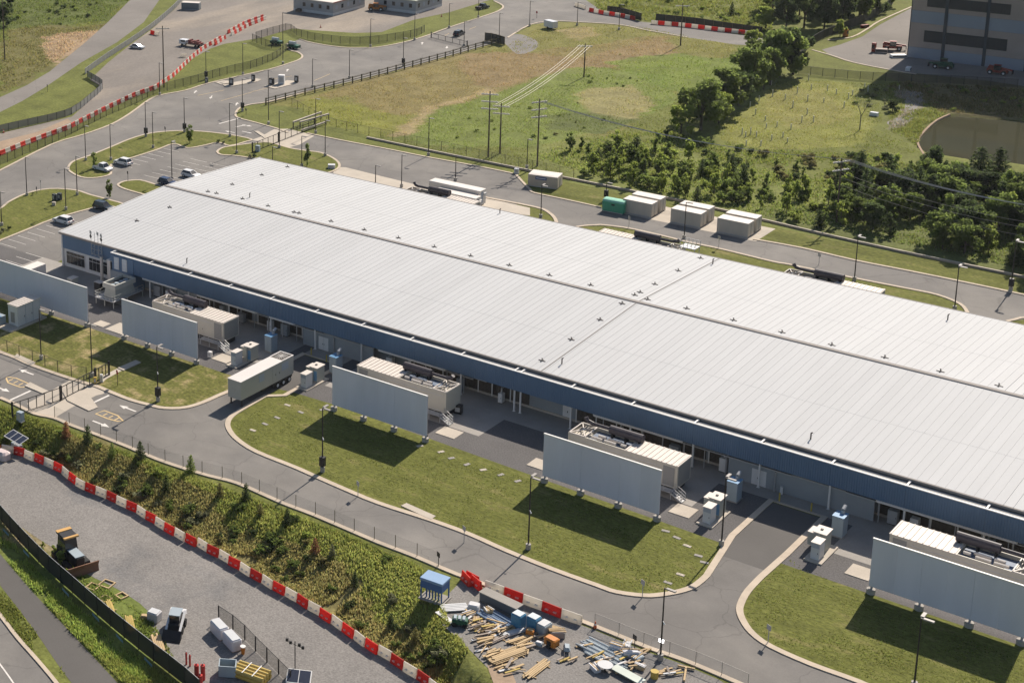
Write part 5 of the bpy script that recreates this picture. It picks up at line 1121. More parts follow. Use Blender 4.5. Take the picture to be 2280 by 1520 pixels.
for z0, z1 in ((4.8,7.95),(14.5,17.3),(25.5,28.5)):
    for k in range(3):
        x0 = (3.7, 9.15, 19.25)[k]; x1 = (8.3, 18.4, 24.0)[k]
        lvb = B().box(x0, x1, -.12, -.005, z0, z1).build('louvre_band', M_dlv, tb); 
B().box(-.15,.0,-.1,60,0,40).build('corner_trim', M_pil, tb)
# clutter by the tall building
for i, (a, b_, w, d, h, m, lab) in enumerate(((1945,116,1.0,1.0,2.6,M_mr,'red upright container at the rounded island of the service lot'),(1962,118,3.0,1.8,1.2,M_tanp,'round brown skip on the service lot island'),(2000,128,4.0,2.0,.8,M_white,'white wrapped bundle beside the red lift'),(1925,62,2.6,.9,.9,M_mr,'red barrier block on the service lot verge'),(1882,82,1.2,1.2,2.2,M_mo,'orange arrow board trailer at the service lot kerb'),(2022,158,2.4,1.2,1.0,M_carw,'white low machine in the shade by the tall building corner'))):
    t = thing('site_box', lab, 'site equipment', G(a, b_), R(20*i)); B().bbox(-w/2,w/2,-d/2,d/2,.12,h,.08).build('casing', m, t); B().box(-w/2+.1,w/2-.1,-d/2+.1,d/2-.1,0,.12).build('skid', M_dark, t); B().box(-w/2+.15,w/2-.15,-d/2-.03,-d/2,h*.4,h*.8).build('panel', M_dark, t)
# tree guards: white tubes in the planted meadow
M_tube = mat('guard_tube', (.62,.58,.46), rough=.6); gm_ = B().cyl((0,0,0),(0,0,1.35),.13,6).mesh('tree_guard', M_tube)
GU = [(1800,180),(1806,200),(1842,203),(1834,228),(1798,226),(1797,255),(1761,288),(1753,318),(1671,300),(1682,255),(1748,222),(1717,190),(1879,240),(1889,220),(1670,238),(1690,225),(1704,268),(1730,282),(1785,273),(1811,272),(1660,305),(1684,305),(1694,325),(1661,325),(1718,312),(1743,306),(1706,285),(1652,300),(1862,210),(1775,208),(1925,195),(1932,205),(2002,200),(1898,212),(1720,215),(1765,240)]
for i, (a, b_) in enumerate(sorted(GU)):
    o = inst('tree_guard', gm_, None, (*G(a, b_), 0), 0, (1,1,random.uniform(.8,1.3))); tag(o, 'pale sapling guard tube in the planted meadow, %s from the left' % nth(i), 'tree guard', 'sapling guard tubes')
mh = thing('well_head', 'small white box on the grass near the pond track', 'utility box', G(1946,258)); B().bbox(-.9,.9,-.6,.6,.1,.9,.08).build('case', M_carw, mh); B().box(-1,1,-.7,.7,0,.1).build('base', M_conc_dull, mh)

# ------------------------------------------------------------------ foreground: machines and stores on the gravel track (low level)
def TL(name, lab, cat, px, py, rz=0.0, group=None): return thing(name, lab, cat, (*P(px, py, LOW)[:2], LOW+.014), rz, group)
M_yel = mat('machine_amber', (.52,.30,.10), rough=.55, var=.12); M_blade = mat('blade_brown', (.20,.10,.06), rough=.7, var=.2)
dz = TL('bulldozer', 'black and amber bulldozer with brown blade beside the gravel track', 'bulldozer', 158, 1252, R(-18))
for s_ in (-1,1):
    tk_ = B().side([(-1.9,.3),(-1.5,0),(1.5,0),(1.9,.3),(1.75,.75),(-1.75,.75)], s_*1.0-.28, s_*1.0+.28).build('track', M_tyre, dz)
    for xx in (-1.4,0,1.4): B().cyl((xx,s_*1.29,.38),(xx,s_*1.32,.38),.26,10).build('roller', M_blade, tk_)
B().bbox(-1.7,.4,-.75,.75,.5,1.5,.06).build('body', M_dark, dz); B().bbox(.2,2.2,-.5,.5,.6,1.65,.08).build('hood', M_dark, dz); B().box(.3,2.1,-.52,.52,1.66,1.72).build('hood_top', M_bcab, dz)
cb = B()._a([(-1.5,-.72,1.4),(.3,-.72,1.4),(.3,.72,1.4),(-1.5,.72,1.4),(-1.35,-.65,2.85),(.1,-.65,2.85),(.1,.65,2.85),(-1.35,.65,2.85)],[(0,1,5,4),(1,2,6,5),(2,3,7,6),(3,0,4,7)]).build('cab', M_glass, dz)
B().bbox(-1.55,.3,-.8,.8,2.85,3.02,.05).build('cab_roof', M_dark, dz); B().box(-1.6,-1.1,-.82,.82,3.0,3.08).build('roof_lamp_bar', M_yel, dz); B().box(.1,.4,-.82,.82,2.9,3.06).build('roof_lamp_bar', M_yel, dz)
B()._a([(2.6,-1.75,0),(2.75,-1.75,0),(2.75,1.75,0),(2.6,1.75,0),(2.55,-1.75,.6),(2.65,-1.75,.6),(2.65,1.75,.6),(2.55,1.75,.6),(2.75,-1.75,1.15),(2.85,-1.75,1.15),(2.85,1.75,1.15),(2.75,1.75,1.15)],[(0,1,5,4),(1,2,6,5),(2,3,7,6),(3,0,4,7),(4,5,9,8),(5,6,10,9),(6,7,11,10),(7,4,8,11),(8,9,10,11)]).build('blade', M_blade, dz)
for s_ in (-1,1): B().beam((.2,s_*.72,.45),(2.6,s_*.9,.45),.16,.22).build('push_arm', M_yel, dz)
sk = TL('skid_steer', 'white and black skid steer loader with raised dark bucket on the track', 'loader', 392, 1400, R(-62))
B().bbox(-1.5,1.0,-.62,.62,.35,1.15,.06).build('body', M_dark, sk)
for s_ in (-1,1):
    B().side([(-1.6,1.0),(-1.5,1.6),(-1.1,1.7),(1.6,.75),(2.0,.3),(1.8,.25),(1.2,.7),(-.9,1.35)], s_*.74-.11, s_*.74+.11).build('lift_arm', M_carw, sk)
    for xx in (-.85,.65): B().cyl((xx,s_*.55,.42),(xx,s_*.92,.42),.42,12).build('wheel', M_tyre, sk)
B().box(-.7,.7,-.55,.55,1.15,2.0).build('cab', M_glass, sk); B().box(-.8,.75,-.6,.6,2.0,2.1).build('cab_roof', M_bcab, sk); B().box(-1.65,-1.0,-.6,.6,.9,1.5).build('engine_cover', M_carw, sk)
B()._a([(1.7,-1.0,.1),(2.6,-1.0,.1),(2.6,1.0,.1),(1.7,1.0,.1),(1.65,-1.0,.9),(1.65,1.0,.9)],[(0,3,2,1),(0,1,4),(1,2,5,4),(2,3,5),(3,0,4,5)]).build('bucket', M_dark, sk)
dz.scale = (1.3,1.3,1.3); sk.scale = (1.15,1.15,1.15)
M_lum = mat('lumber', (.46,.33,.18), rough=.8, var=.18, scale=2, stretch=(.3,3,3), rnd=.15); M_lumy = mat('lumber_yellow', (.45,.33,.10), rough=.8, var=.15, rnd=.1)
for i, (a, b_, r_, s_) in enumerate(((150,1310,8,1.5),(172,1298,8,1.7),(200,1326,-8,1.3),(172,1330,-5,1.4))):
    t = TL('lumber_square', 'square timber frame lying on the grass, %s of four from the bulldozer' % ORD[i], 'timber frame', (207,238,271,234)[i], (1307,1301,1327,1334)[i], R(r_), 'timber frames'); h = s_/2
    for p in ((-h,h,-h,-h+.16),(-h,h,h-.16,h),(-h,-h+.16,-h+.16,h-.16),(h-.16,h,-h+.16,h-.16)): B().box(*p, 0, .18).build('timber', M_lum, t)
def boards(px, py, rz, n, L, lab, z=None, m=None, rows=2, w=.22):
    t = TL('lumber_stack', lab, 'lumber', px, py, rz) if z is None else thing('lumber_stack', lab, 'lumber', (*G(px, py), z), rz)
    for r_ in range(rows):
        for k in range(n-r_): B().box(-L/2+random.uniform(-.4,.4), L/2+random.uniform(-.4,.4), (k-(n-r_)/2)*w, (k-(n-r_)/2)*w+w-.03, .12+r_*.1, .21+r_*.1).build('board', m or M_lum, t)
    for xx in (-L/3, L/3): B().box(xx-.05, xx+.05, -n*w/2-.3, n*w/2+.3, 0, .12).build('bearer', M_lum, t)
    return t
boards(245,1352,R(-35),4,2.4,'yellow timber stack on the grass near the screen fence, upper one',m=M_lumy); boards(290,1392,R(-40),5,3.4,'yellow timber forms lying along the screen fence, middle one',m=M_lumy); boards(352,1435,R(-38),6,3.4,'pale timber stack along the screen fence below the skid steer')
def cube(px, py, w, d, h, rz, m, lab, name='bulk_bag', cat='bulk bag', low=True, lid=None, rim=False):
    t = TL(name, lab, cat, px, py, rz) if low else thing(name, lab, cat, (*G(px, py), .02), rz)
    B().bbox(-w/2,w/2,-d/2,d/2,.1,h,min(.12,w*.1)).build('casing' if name != 'bulk_bag' else 'bag', m, t); B().box(-w/2+.05,w/2-.05,-d/2+.05,d/2-.05,0,.1).build('pallet', M_lum, t)
    if lid: B().box(-w/2+.12,w/2-.12,-d/2+.12,d/2-.12,h+.002,h+.05).build('top_sheet', lid, t)
    return t
M_bag = mat('bag_white', (.55,.53,.53), rough=.7, var=.12, scale=3); M_wrap = mat('wrap_white', (.60,.585,.60), rough=.4, var=.08, scale=2); M_lid = mat('lid_grey', (.50,.50,.50), rough=.6)
cube(344,1380,1.5,1.3,1.25,R(10),M_bag,'white bulk bag beside the skid steer',lid=M_lid); cube(322,1376,.9,.7,.5,R(30),M_lum,'small tan sack beside the white bulk bag','sack','sack')
cube(489,1412,2.5,1.35,1.5,heading((487,1395),(530,1440),LOW),M_wrap,'white wrapped pallet by the black mesh fence, far one','wrapped_pallet','pallet',lid=M_lid); cube(517,1438,2.5,1.35,1.5,heading((487,1395),(530,1440),LOW),M_wrap,'white wrapped pallet by the black mesh fence, near one','wrapped_pallet','pallet',lid=M_lid)
sp = TL('waste_skip', 'open grey steel skip on the track behind the yellow bundle', 'skip', 507, 1500, R(35))
for p in ((-1,1,-.8,-.7),(-1,1,.7,.8),(-1,-.9,-.7,.7),(.9,1,-.7,.7)): B().box(*p,.1,1.5).build('skip_wall', M_bcab, sp)
B().box(-.9,.9,-.7,.7,.1,.2).build('skip_floor', M_dark, sp)
br = TL('barrel', 'orange barrel with white lid near the mesh fence', 'barrel', 541, 1455); B().cyl((0,0,0),(0,0,.95),.2,12,.3).build('drum', M_mo, br); B().cyl((0,0,.95),(0,0,1.05),.34,12).build('lid', M_white, br)
M_amb = mat('amber_wrap', (.50,.34,.07), rough=.5, var=.15, scale=2)
bd = TL('pipe_bundle', 'amber wrapped bundle of long pipes at the bottom edge', 'pipe bundle', 560, 1508, R(10))
for k in range(4):
    for r_ in range(2): B().cyl((-2.0,-.9+k*.6,.32+r_*.52),(2.0,-.9+k*.6,.32+r_*.52),.28,10).build('pipe', M_amb if r_ == 0 else M_lumy, bd)
for xx in (-.6,.7): B().box(xx-.06,xx+.06,-1.2,1.2,1.13,1.16).build('strap', M_white, bd)
M_fred = mat('cylinder_red', (.52,.05,.04), rough=.45, var=.1)
for i, (a, b_, h) in enumerate(((438,1508,1.7),(452,1512,1.9),(446,1522,1.2),(415,1478,1.5),(423,1482,1.4))):
    t = TL('gas_cylinder', 'red upright cylinder by the screen fence, %s of the cluster' % ORD[i], 'cylinder', a, b_); B().cyl((0,0,0),(0,0,h),.28 if i < 3 else .12,12).build('tank', M_fred, t); B().cyl((0,0,h),(0,0,h+.15),.2 if i < 3 else .08,12,.05).build('neck', M_fred, t); B().cyl((0,0,h+.15),(0,0,h+.28),.05,8).build('valve', M_white, t)
lt = TL('light_tower', 'solar light tower mast with dark lamp heads at the bottom edge', 'light tower', 657, 1512, R(30))
B().cyl((0,0,.4),(0,0,5.0),.06,8).build('mast', M_dark, lt); B().box(-.9,.9,-.6,.6,.3,.9).build('cart', M_white, lt)
for a, zz in ((-.9,4.9),(-.5,4.6),(.5,4.4),(.9,4.1)): hd = B().box(a-.16,a+.16,-.1,.1,zz,zz+.36).build('lamp_head', M_dark, lt)
B().beam((-.9,0,4.9),(.9,0,4.2),.05).build('cross_bar', M_dark, lt)
M_sol = mat('solar_panel', (.03,.035,.055), rough=.25, spec=.5, var=.05)
pn = B()._a([(-1.4,-1.1,1.2),(1.4,-1.1,1.2),(1.4,.9,1.7),(-1.4,.9,1.7),(-1.4,-1.1,1.14),(1.4,-1.1,1.14),(1.4,.9,1.64),(-1.4,.9,1.64)],[(0,1,2,3),(4,7,6,5),(0,4,5,1),(1,5,6,2),(2,6,7,3),(3,7,4,0)]).build('solar_frame', M_white, lt); pn.location = (.6,-1.2,-.1)
for k in range(2): q = B()._a([(-1.3+k*1.33,-1.0,1.235),(-.05+k*1.33,-1.0,1.235),(-.05+k*1.33,.8,1.685),(-1.3+k*1.33,.8,1.685)],[(0,1,2,3)]).build('solar_cell', M_sol, pn)
st = thing('solar_trailer', 'solar panel trailer at the left edge by the front gate', 'trailer', (*G(36,968), float(gz(*G(36,968)))), R(-8))
fr = B()._a([(-2.0,-.9,2.0),(2.0,-.9,2.0),(2.0,.9,2.5),(-2.0,.9,2.5),(-2.0,-.9,1.93),(2.0,-.9,1.93),(2.0,.9,2.43),(-2.0,.9,2.43)],[(0,1,2,3),(4,7,6,5),(0,4,5,1),(1,5,6,2),(2,6,7,3),(3,7,4,0)]).build('panel_frame', M_white, st)
for k in range(3): B()._a([(-1.9+k*1.3,-.8,2.035),(-.7+k*1.3,-.8,2.035),(-.7+k*1.3,.8,2.48),(-1.9+k*1.3,.8,2.48)],[(0,1,2,3)]).build('solar_cell', M_sol, fr)
for xx in (-.7,0,.7): B().bbox(xx-.28,xx+.28,-.4,.4,.3,1.2,.05).build('battery_box', M_bcab if xx else M_carw, st)
B().cyl((0,0,1.0),(0,0,2.1),.08,8).build('mast', M_steel, st)
tb_ = thing('covered_bundle', 'pale pink covered bundle at the left picture edge below the gate', 'bundle', (*G(4,985), float(gz(*G(4,985)))), 0); B().bbox(-1.2,1.2,-.8,.8,0,1.3,.3).build('cover', mat('cover_pink', (.55,.45,.43), rough=.7, var=.1), tb_); B().box(-1.25,1.25,-.85,.85,0,.08).build('base', M_lum, tb_)

# ------------------------------------------------------------------ materials yard (site level)
bt = thing('blue_tank_stand', 'blue roofed steel stand with pipes beside the road kerb', 'stand', (*G(968,1332), float(gz(*G(968,1332)))), R(5))
M_bl = mat('stand_blue', (.05,.13,.30), rough=.5, var=.1); M_blt = mat('stand_blue_top', (.20,.31,.46), rough=.5, var=.05)
B().bbox(-1.5,1.5,-1.1,1.1,2.7,3.0,.05).build('roof', M_blt, bt); B().box(-1.4,1.4,-1.0,1.0,1.7,2.7).build('tank', M_bl, bt)
for xx in (-1.35,1.35):
    for yy in (-.95,.95): B().box(xx-.07,xx+.07,yy-.07,yy+.07,0,2.7).build('leg', M_bl, bt)
for k in range(5): B().cyl((-.9+k*.4,-.4,.25),(-.9+k*.4,-.4,1.7),.1,8).build('pipe', M_bl, bt)
B().box(-1.6,1.6,-1.2,1.2,.1,.25).build('skid', M_conc_dull, bt)
M_bluew = mat('wrap_blue', (.06,.20,.33), rough=.4, var=.12, scale=2); M_lidb = mat('lid_pale', (.50,.54,.55), rough=.5)
cube(1154,1394,1.35,1.3,1.75,R(-6),M_bluew,'blue wrapped pallet with pale top in the yard, left one','blue_pallet','pallet',False,M_lidb); cube(1188,1400,1.35,1.3,1.7,R(-6),M_bluew,'blue wrapped pallet with pale top in the yard, right one','blue_pallet','pallet',False,M_lidb)
cube(1211,1408,1.2,1.6,1.3,R(-6),M_bcab,'grey crate stack right of the blue pallets','crate_stack','crate',False,M_lid); cube(1055,1358,1.3,1.1,.9,R(20),M_bag,'white tied bag in the yard left of the blue pipes','tied_bag','bag',False)
lc = thing('long_crate', 'long dark grey crate behind the barriers in the yard', 'crate', (*G(1115,1352), .02), R(-5)); B().bbox(-2.6,2.6,-.7,.7,.1,1.2,.05).build('case', mat('crate_slate', (.10,.11,.12), rough=.7, var=.1), lc); B().box(-2.65,2.65,-.75,.75,1.2,1.3).build('lid', M_conc_dull, lc); B().box(-2.5,2.5,-.6,.6,0,.1).build('skid', M_lum, lc)
M_pipeg = mat('pipe_grey', (.36,.40,.42), rough=.4, metal=.3, var=.12, rnd=.15); M_pipeb = mat('tarp_blue', (.17,.24,.34), rough=.5, var=.15)
def pipes(px, py, rz, n, L, r, lab, m=M_pipeg):
    t = thing('pipe_stack', lab, 'pipes', (*G(px, py), .02), rz)
    for k in range(n): B().cyl((-L/2+random.uniform(-.3,.3),(k-n/2)*r*2.1,r+(.0 if k % 3 else r)),(L/2+random.uniform(-.3,.3),(k-n/2)*r*2.1,r+(.0 if k % 3 else r)),r,8).build('pipe', m, t)
    for xx in (-L*.3,L*.3): B().box(xx-.06,xx+.06,-n*r*1.1,n*r*1.1,0,.04).build('bearer', M_lum, t)
pipes(1106,1378,R(-12),9,4.4,.13,'stack of blue and silver pipes left of the blue pallets',M_pipeb); pipes(1345,1452,R(-8),10,5.2,.12,'silver conduit stack nearer the road in the lower yard'); pipes(1350,1468,R(-10),8,5.0,.12,'grey conduit stack beside the round table in the lower yard'); pipes(1100,1386,R(-14),4,4.2,.1,'thin white pipes in front of the blue pipe stack',M_wrap)
sh_ = thing('sheet_stack', 'stack of grey corrugated sheets on the grass edge of the yard', 'metal sheets', (*G(1012,1355), .05), R(48))
for k in range(5): B().box(-1.6,1.6,-.75+k*.32,-.5+k*.32,.1,.22).build('sheet', M_lid, sh_)
ws = thing('white_board', 'curved white board lying at the grass edge of the yard', 'board', (*G(992,1376), .05), R(-18)); B().side([(-1.5,.05),(1.3,.05),(1.5,.3),(1.3,.12),(-1.5,.12)],-.35,.35).build('panel', M_wrap, ws)
gp = thing('green_pump', 'green wheeled pump unit at the grass edge of the yard', 'pump', (*G(1024,1392), .02), R(25)); B().bbox(-.9,.9,-.5,.5,.35,.95,.06).build('body', M_dg, gp)
for k in range(3): B().box(-.7+k*.5,-.4+k*.5,-.4,.4,.95,1.15).build('cover', M_bcab, gp)
for xx in (-.6,.6):
    for s_ in (-1,1): B().cyl((xx,s_*.4,.28),(xx,s_*.58,.28),.28,10).build('wheel', M_tyre, gp)
boards(1130,1462,heading((1092,1474),(1187,1440)),6,4.6,'large stack of pale lumber in the middle of the yard',.02,None,3,.26); boards(1150,1446,heading((1092,1474),(1187,1440)),4,4.2,'second pale lumber stack beside the large one',.02,None,2,.25); boards(1195,1492,heading((1163,1512),(1224,1465)),5,4.2,'pale lumber stack nearest the bottom edge of the yard',.02,None,2,.22); boards(1135,1412,heading((1090,1425),(1180,1400)),4,4.4,'grey planks below the blue pallets',.02,M_lid,2); boards(1098,1428,heading((1075,1440),(1130,1415)),4,3.6,'weathered planks left of the lumber stacks',.02,mat('lumber_grey', (.30,.25,.21), rough=.9, var=.2, rnd=.2),2); boards(1160,1424,heading((1120,1438),(1200,1412)),3,4.0,'long narrow planks right of the weathered ones',.02,M_lum,2)
def pallet(px, py, rz, lab, s=1.0):
    t = thing('wooden_pallet', lab, 'pallet', (*G(px, py), .02), rz)
    for k in range(6): B().box(-.6*s,.6*s,-.5*s+k*.18*s,-.38*s+k*.18*s,.11,.14).build('slat', M_lum, t)
    for xx in (-.5,0,.5): B().box(xx*s-.05,xx*s+.05,-.5*s,.52*s,0,.11).build('bearer', M_lum, t)
pallet(1082,1408,R(55),'wooden pallet with gaps left of the grey planks',1.6); pallet(1072,1372,R(20),'wooden pallet under rubble at the yard edge',1.2); pallet(1240,1402,R(10),'pallet under a pale rubble sack right of the crates',1.1)
og = thing('orange_compressor', 'orange compressor on wheels in the middle of the yard', 'compressor', (*G(1228,1440), .02), R(-10)); B().bbox(-.75,.75,-.55,.55,.35,1.25,.12).build('body', M_mo, og); B().box(-.3,.3,-.57,-.551,.5,1.0).build('grille', M_dark, og); B().beam((.75,0,.5),(1.5,0,.4),.08).build('drawbar', M_dark, og)
for s_ in (-1,1): B().cyl((0,s_*.5,.28),(0,s_*.68,.28),.28,12).build('wheel', M_tyre, og)
cube(1180,1414,.9,.8,.8,R(20),M_mo,'small orange box beside the grey planks','orange_box','box',False,M_lum); cube(1200,1437,.8,.6,.5,R(10),M_bcab,'small white and blue box left of the orange compressor','small_box','box',False,M_wrap)
wb = thing('wheelbarrow', 'upturned dark wheelbarrow with long handles in the yard', 'wheelbarrow', (*G(1262,1450), .02), R(-60)); B()._a([(-.6,-.4,.3),(.6,-.35,.35),(.6,.35,.35),(-.6,.4,.3),(-.4,-.25,.8),(.4,-.2,.75),(.4,.2,.75),(-.4,.25,.8)],[(0,1,5,4),(1,2,6,5),(2,3,7,6),(3,0,4,7),(4,5,6,7)]).build('tray', M_bcab, wb)
for s_ in (-1,1): B().cyl((.5,s_*.3,.35),(1.9,s_*.35,.5),.035,6).build('handle', M_dark, wb); B().box(-.3,-.22,s_*.35-.04,s_*.35+.04,0,.35).build('leg', M_dark, wb)
B().cyl((-.8,-.08,.22),(-.8,.08,.22),.22,12).build('wheel', M_tyre, wb)
rt = thing('round_table', 'round white table top beside the conduit stacks', 'table', (*G(1347,1492), .02)); B().cyl((0,0,.72),(0,0,.78),.85,20).build('table_top', M_lid, rt); B().cyl((0,0,0),(0,0,.72),.1,8).build('leg', M_dark, rt); B().cyl((0,0,0),(0,0,.05),.4,12).build('foot', M_dark, rt)
pg = thing('pale_door_panel', 'pale green panel lying at the bottom of the yard', 'panel', (*G(1398,1508), .1), R(-10)); B().box(-1.9,1.9,-.6,.6,.3,.4).build('leaf', mat('panel_mint', (.46,.50,.44), rough=.6), pg)
for xx in (-1.2,1.2): B().box(xx-.1,xx+.1,-.5,.5,0,.3).build('bearer', M_lum, pg)
yd = thing('yellow_drum', 'yellow drum at the bottom right of the yard', 'drum', (*G(1457,1508), .02)); B().cyl((0,0,0),(0,0,.8),.42,14).build('drum', M_amb, yd); B().cyl((0,0,.8),(0,0,.84),.45,14).build('rim', M_lumy, yd)
tf = thing('timber_tee', 'tee shaped timber prop lying by the lower fence', 'timber', (*G(1525,1505), .02), R(-70)); B().box(-1.4,1.2,-.1,.1,.1,.3).build('prop', M_lum, tf); B().box(-1.6,-1.4,-.9,.9,.1,.3).build('head', M_lum, tf)
for i, (a, b_, w, d, h, m) in enumerate(((1372,1446,1.2,.8,.7,M_wrap),(1405,1462,1.6,.9,.8,M_wrap),(1420,1470,1.3,.8,.6,M_bcab),(1395,1440,1.2,.9,.5,M_lid),(1325,1492,1.2,.8,.5,M_bag),(1425,1488,1.0,.8,.5,M_lum),(1240,1416,1.6,1.2,.8,M_conc_dull),(1045,1372,1.3,1.0,.5,M_conc_dull),(1060,1385,1.0,.9,.4,M_lum),(1087,1366,.9,.9,.7,M_lum))):
    x, y = G(a, b_); t = thing('rubble_bundle', ('%s loose bundle of offcuts among the yard stores, counted from upper left' % ORD[i]), 'bundle', (x, y, .02), R(37*i)); B().bbox(-w/2,w/2,-d/2,d/2,.06,h,.1).build('wrap', m, t)
    for k in range(3): B().beam((-w*.6,(k-1)*d*.3,h),(w*.6,(k-1)*d*.3+random.uniform(-.3,.3),h+.06),.12,.09).build('offcut', random.choice((M_lum,M_lid,M_wrap)), t)
# small cabinets around the car park and gates
for i, (a, b_, w, h, m, lab) in enumerate(((121,447,.8,1.5,M_pil,'dark green cabinet on the oval lawn, left one'),(133,446,.9,1.6,M_pil,'dark green cabinet on the oval lawn, right one'),(126,446,.4,1.4,M_white,'slim white post box between the oval lawn cabinets'),(120,458,.8,.8,M_conc,'white hydrant box on the oval lawn'),(226,850,.5,1.3,M_white,'white card reader post by the front gate'),(46,938,1.0,1.6,M_bcab,'grey cabinet by the left end of the front gate'),(574,338,1.0,1.5,M_bcab,'grey motor cabinet at the left end of the rear gate'),(460,185,.8,1.4,M_pil,'small green box at the far verge'),(515,190,1.2,2.0,M_dark,'dark kiosk box on the left traffic island'),(605,190,1.2,2.0,M_dark,'dark kiosk box on the right traffic island'),(564,182,.9,2.0,M_dark,'dark kiosk box on the far tip of the left island'),(660,184,1.0,1.9,M_dark,'dark kiosk box at the right end of the islands'),(627,188,1.7,2.6,M_white,'white guard booth on the right traffic island'),(212,855,.5,1.2,M_amb,'yellow gate bollard beside the wicket'),(468,795,.7,1.0,M_white,'white water butt by the generator stair'),(1020,920,1.2,1.4,M_dark,'black bin behind the generator stair'),(1150,386,1.0,1.1,M_carw,'white rounded box at the diagonal kerb by the back road'),(738,375,1.6,.9,M_lid,'small picnic table by the roof corner lawn'))):
    x, y = G(a, b_); t = thing('small_cabinet', lab, 'cabinet', (x, y, .04), R(9*i % 40)); B().bbox(-w/2,w/2,-w*.4,w*.4,.06,h,.04).build('casing', m, t); B().box(-w/2-.05,w/2+.05,-w*.4-.05,w*.4+.05,0,.06).build('base', M_conc_dull, t); B().box(-w*.3,w*.3,-w*.4-.02,-w*.4,h*.3,h*.8).build('door', M_steel if m != M_steel else M_dark, t)

# jumbled heaps of boards and offcuts through the yard
HP = [(1068,1398,14,2.2),(1095,1408,12,2.6),(1120,1398,10,2.2),(1165,1440,10,2.6),(1075,1430,12,2.4),(1092,1452,10,2.4),(1215,1418,8,1.6),(1135,1488,8,2.4),(1340,1468,10,2.2),(1405,1478,10,1.8),(1385,1452,8,1.8),(1310,1440,6,1.4),(1425,1452,8,1.4),(1045,1380,10,1.6),(1260,1470,6,1.6),(1490,1500,8,1.8)]
HM = [M_lum, M_lum, M_lum, M_lumy, M_lid, MATS['lumber_grey'], MATS['lumber_grey']]
HD = heading((1092,1474),(1187,1440))
for i, (a, b_, n, L_) in enumerate(HP):
    x, y = G(a, b_); t = thing('offcut_heap', 'jumbled heap of boards and offcuts in the yard, %s in the list from the left edge' % nth(sorted(HP).index((a, b_, n, L_))), 'debris', (x, y, .03), 0, 'heaps of offcuts in the yard')
    t['label'] = 'jumbled heap of boards and offcuts in the yard, %s from the left' % nth(sorted(HP).index((a, b_, n, L_)))
    for k in range(n):
        c_ = B().box(-L_*random.uniform(.25,.6), L_*random.uniform(.25,.6), -random.uniform(.05,.16), random.uniform(.05,.16), 0, random.uniform(.05,.14)).build('offcut', random.choice(HM), t)
        c_.location = (random.uniform(-.9,.9), random.uniform(-.8,.8), .02+k*.045); c_.rotation_euler = (random.uniform(-.06,.06), random.uniform(-.08,.08), HD+random.choice((random.gauss(0,.16), random.gauss(0,.16), random.gauss(0,.16), random.uniform(-1.2,1.2))))
# ------------------------------------------------------------------ plants
def foliage(name, col, col2): return mat(name, col, rough=.75, spec=.15, var=.35, scale=.55, rnd=.22, col2=col2, mixs=1.3, mixlo=.42, mixhi=.62, trans=.55, transk=1.9)
FM = {'light': foliage('leaf_light', (.215,.250,.055), (.13,.17,.038)), 'mid': foliage('leaf_mid', (.130,.165,.042), (.082,.110,.030)),
      'dark': foliage('leaf_dark', (.066,.088,.032), (.040,.058,.022)), 'olive': foliage('leaf_olive', (.165,.148,.058), (.095,.098,.036)),
      'rust': foliage('leaf_rust', (.24,.115,.06), (.15,.09,.045)), 'grey': foliage('leaf_grey', (.17,.175,.10), (.12,.125,.07))}
M_bark = mat('bark', (.085,.065,.048), rough=.9, var=.2, scale=3)
def leaves(centres, radii, n, size, seed, flat=1.0, shell=.55):
    r = np.random.default_rng(seed); c = np.array(centres); rd = np.array(radii); w = rd.prod(1)**.75; w /= w.sum()
    k = r.choice(len(c), n, p=w); d = r.normal(size=(n, 3)); d /= np.linalg.norm(d, axis=1)[:, None]
    p = c[k]+d*rd[k]*(shell+(1-shell)*r.random((n, 1))**.6)*np.where(r.random((n,1)) < .12, 1.18, 1.0)
    a = r.normal(size=(n, 3)); a[:, 2] *= flat; a /= np.linalg.norm(a, axis=1)[:, None]
    nrm = d*.7+r.normal(size=(n, 3))*.6; b = np.cross(a, nrm); b /= np.linalg.norm(b, axis=1)[:, None]+1e-9
    s = size*(.55+.9*r.random((n, 1))); a = a*s; b = b*s*.75
    q = np.stack([p-a-b*.6, p+a*.2-b, p+a+b*.5, p-a*.3+b], 1).reshape(-1, 3)
    q[:, 2] = np.maximum(q[:, 2], .02)
    return q
def leafmesh(name, q, m):
    n = len(q)//4; me = bpy.data.meshes.new(name); me.vertices.add(len(q)); me.vertices.foreach_set('co', q.astype(np.float32).ravel())
    me.loops.add(n*4); me.loops.foreach_set('vertex_index', np.arange(n*4, dtype=np.int32)); me.polygons.add(n)
    me.polygons.foreach_set('loop_start', np.arange(0, n*4, 4, dtype=np.int32)); me.polygons.foreach_set('loop_total', np.full(n, 4, np.int32)); me.update(); me.materials.append(m); return me
TV = {}
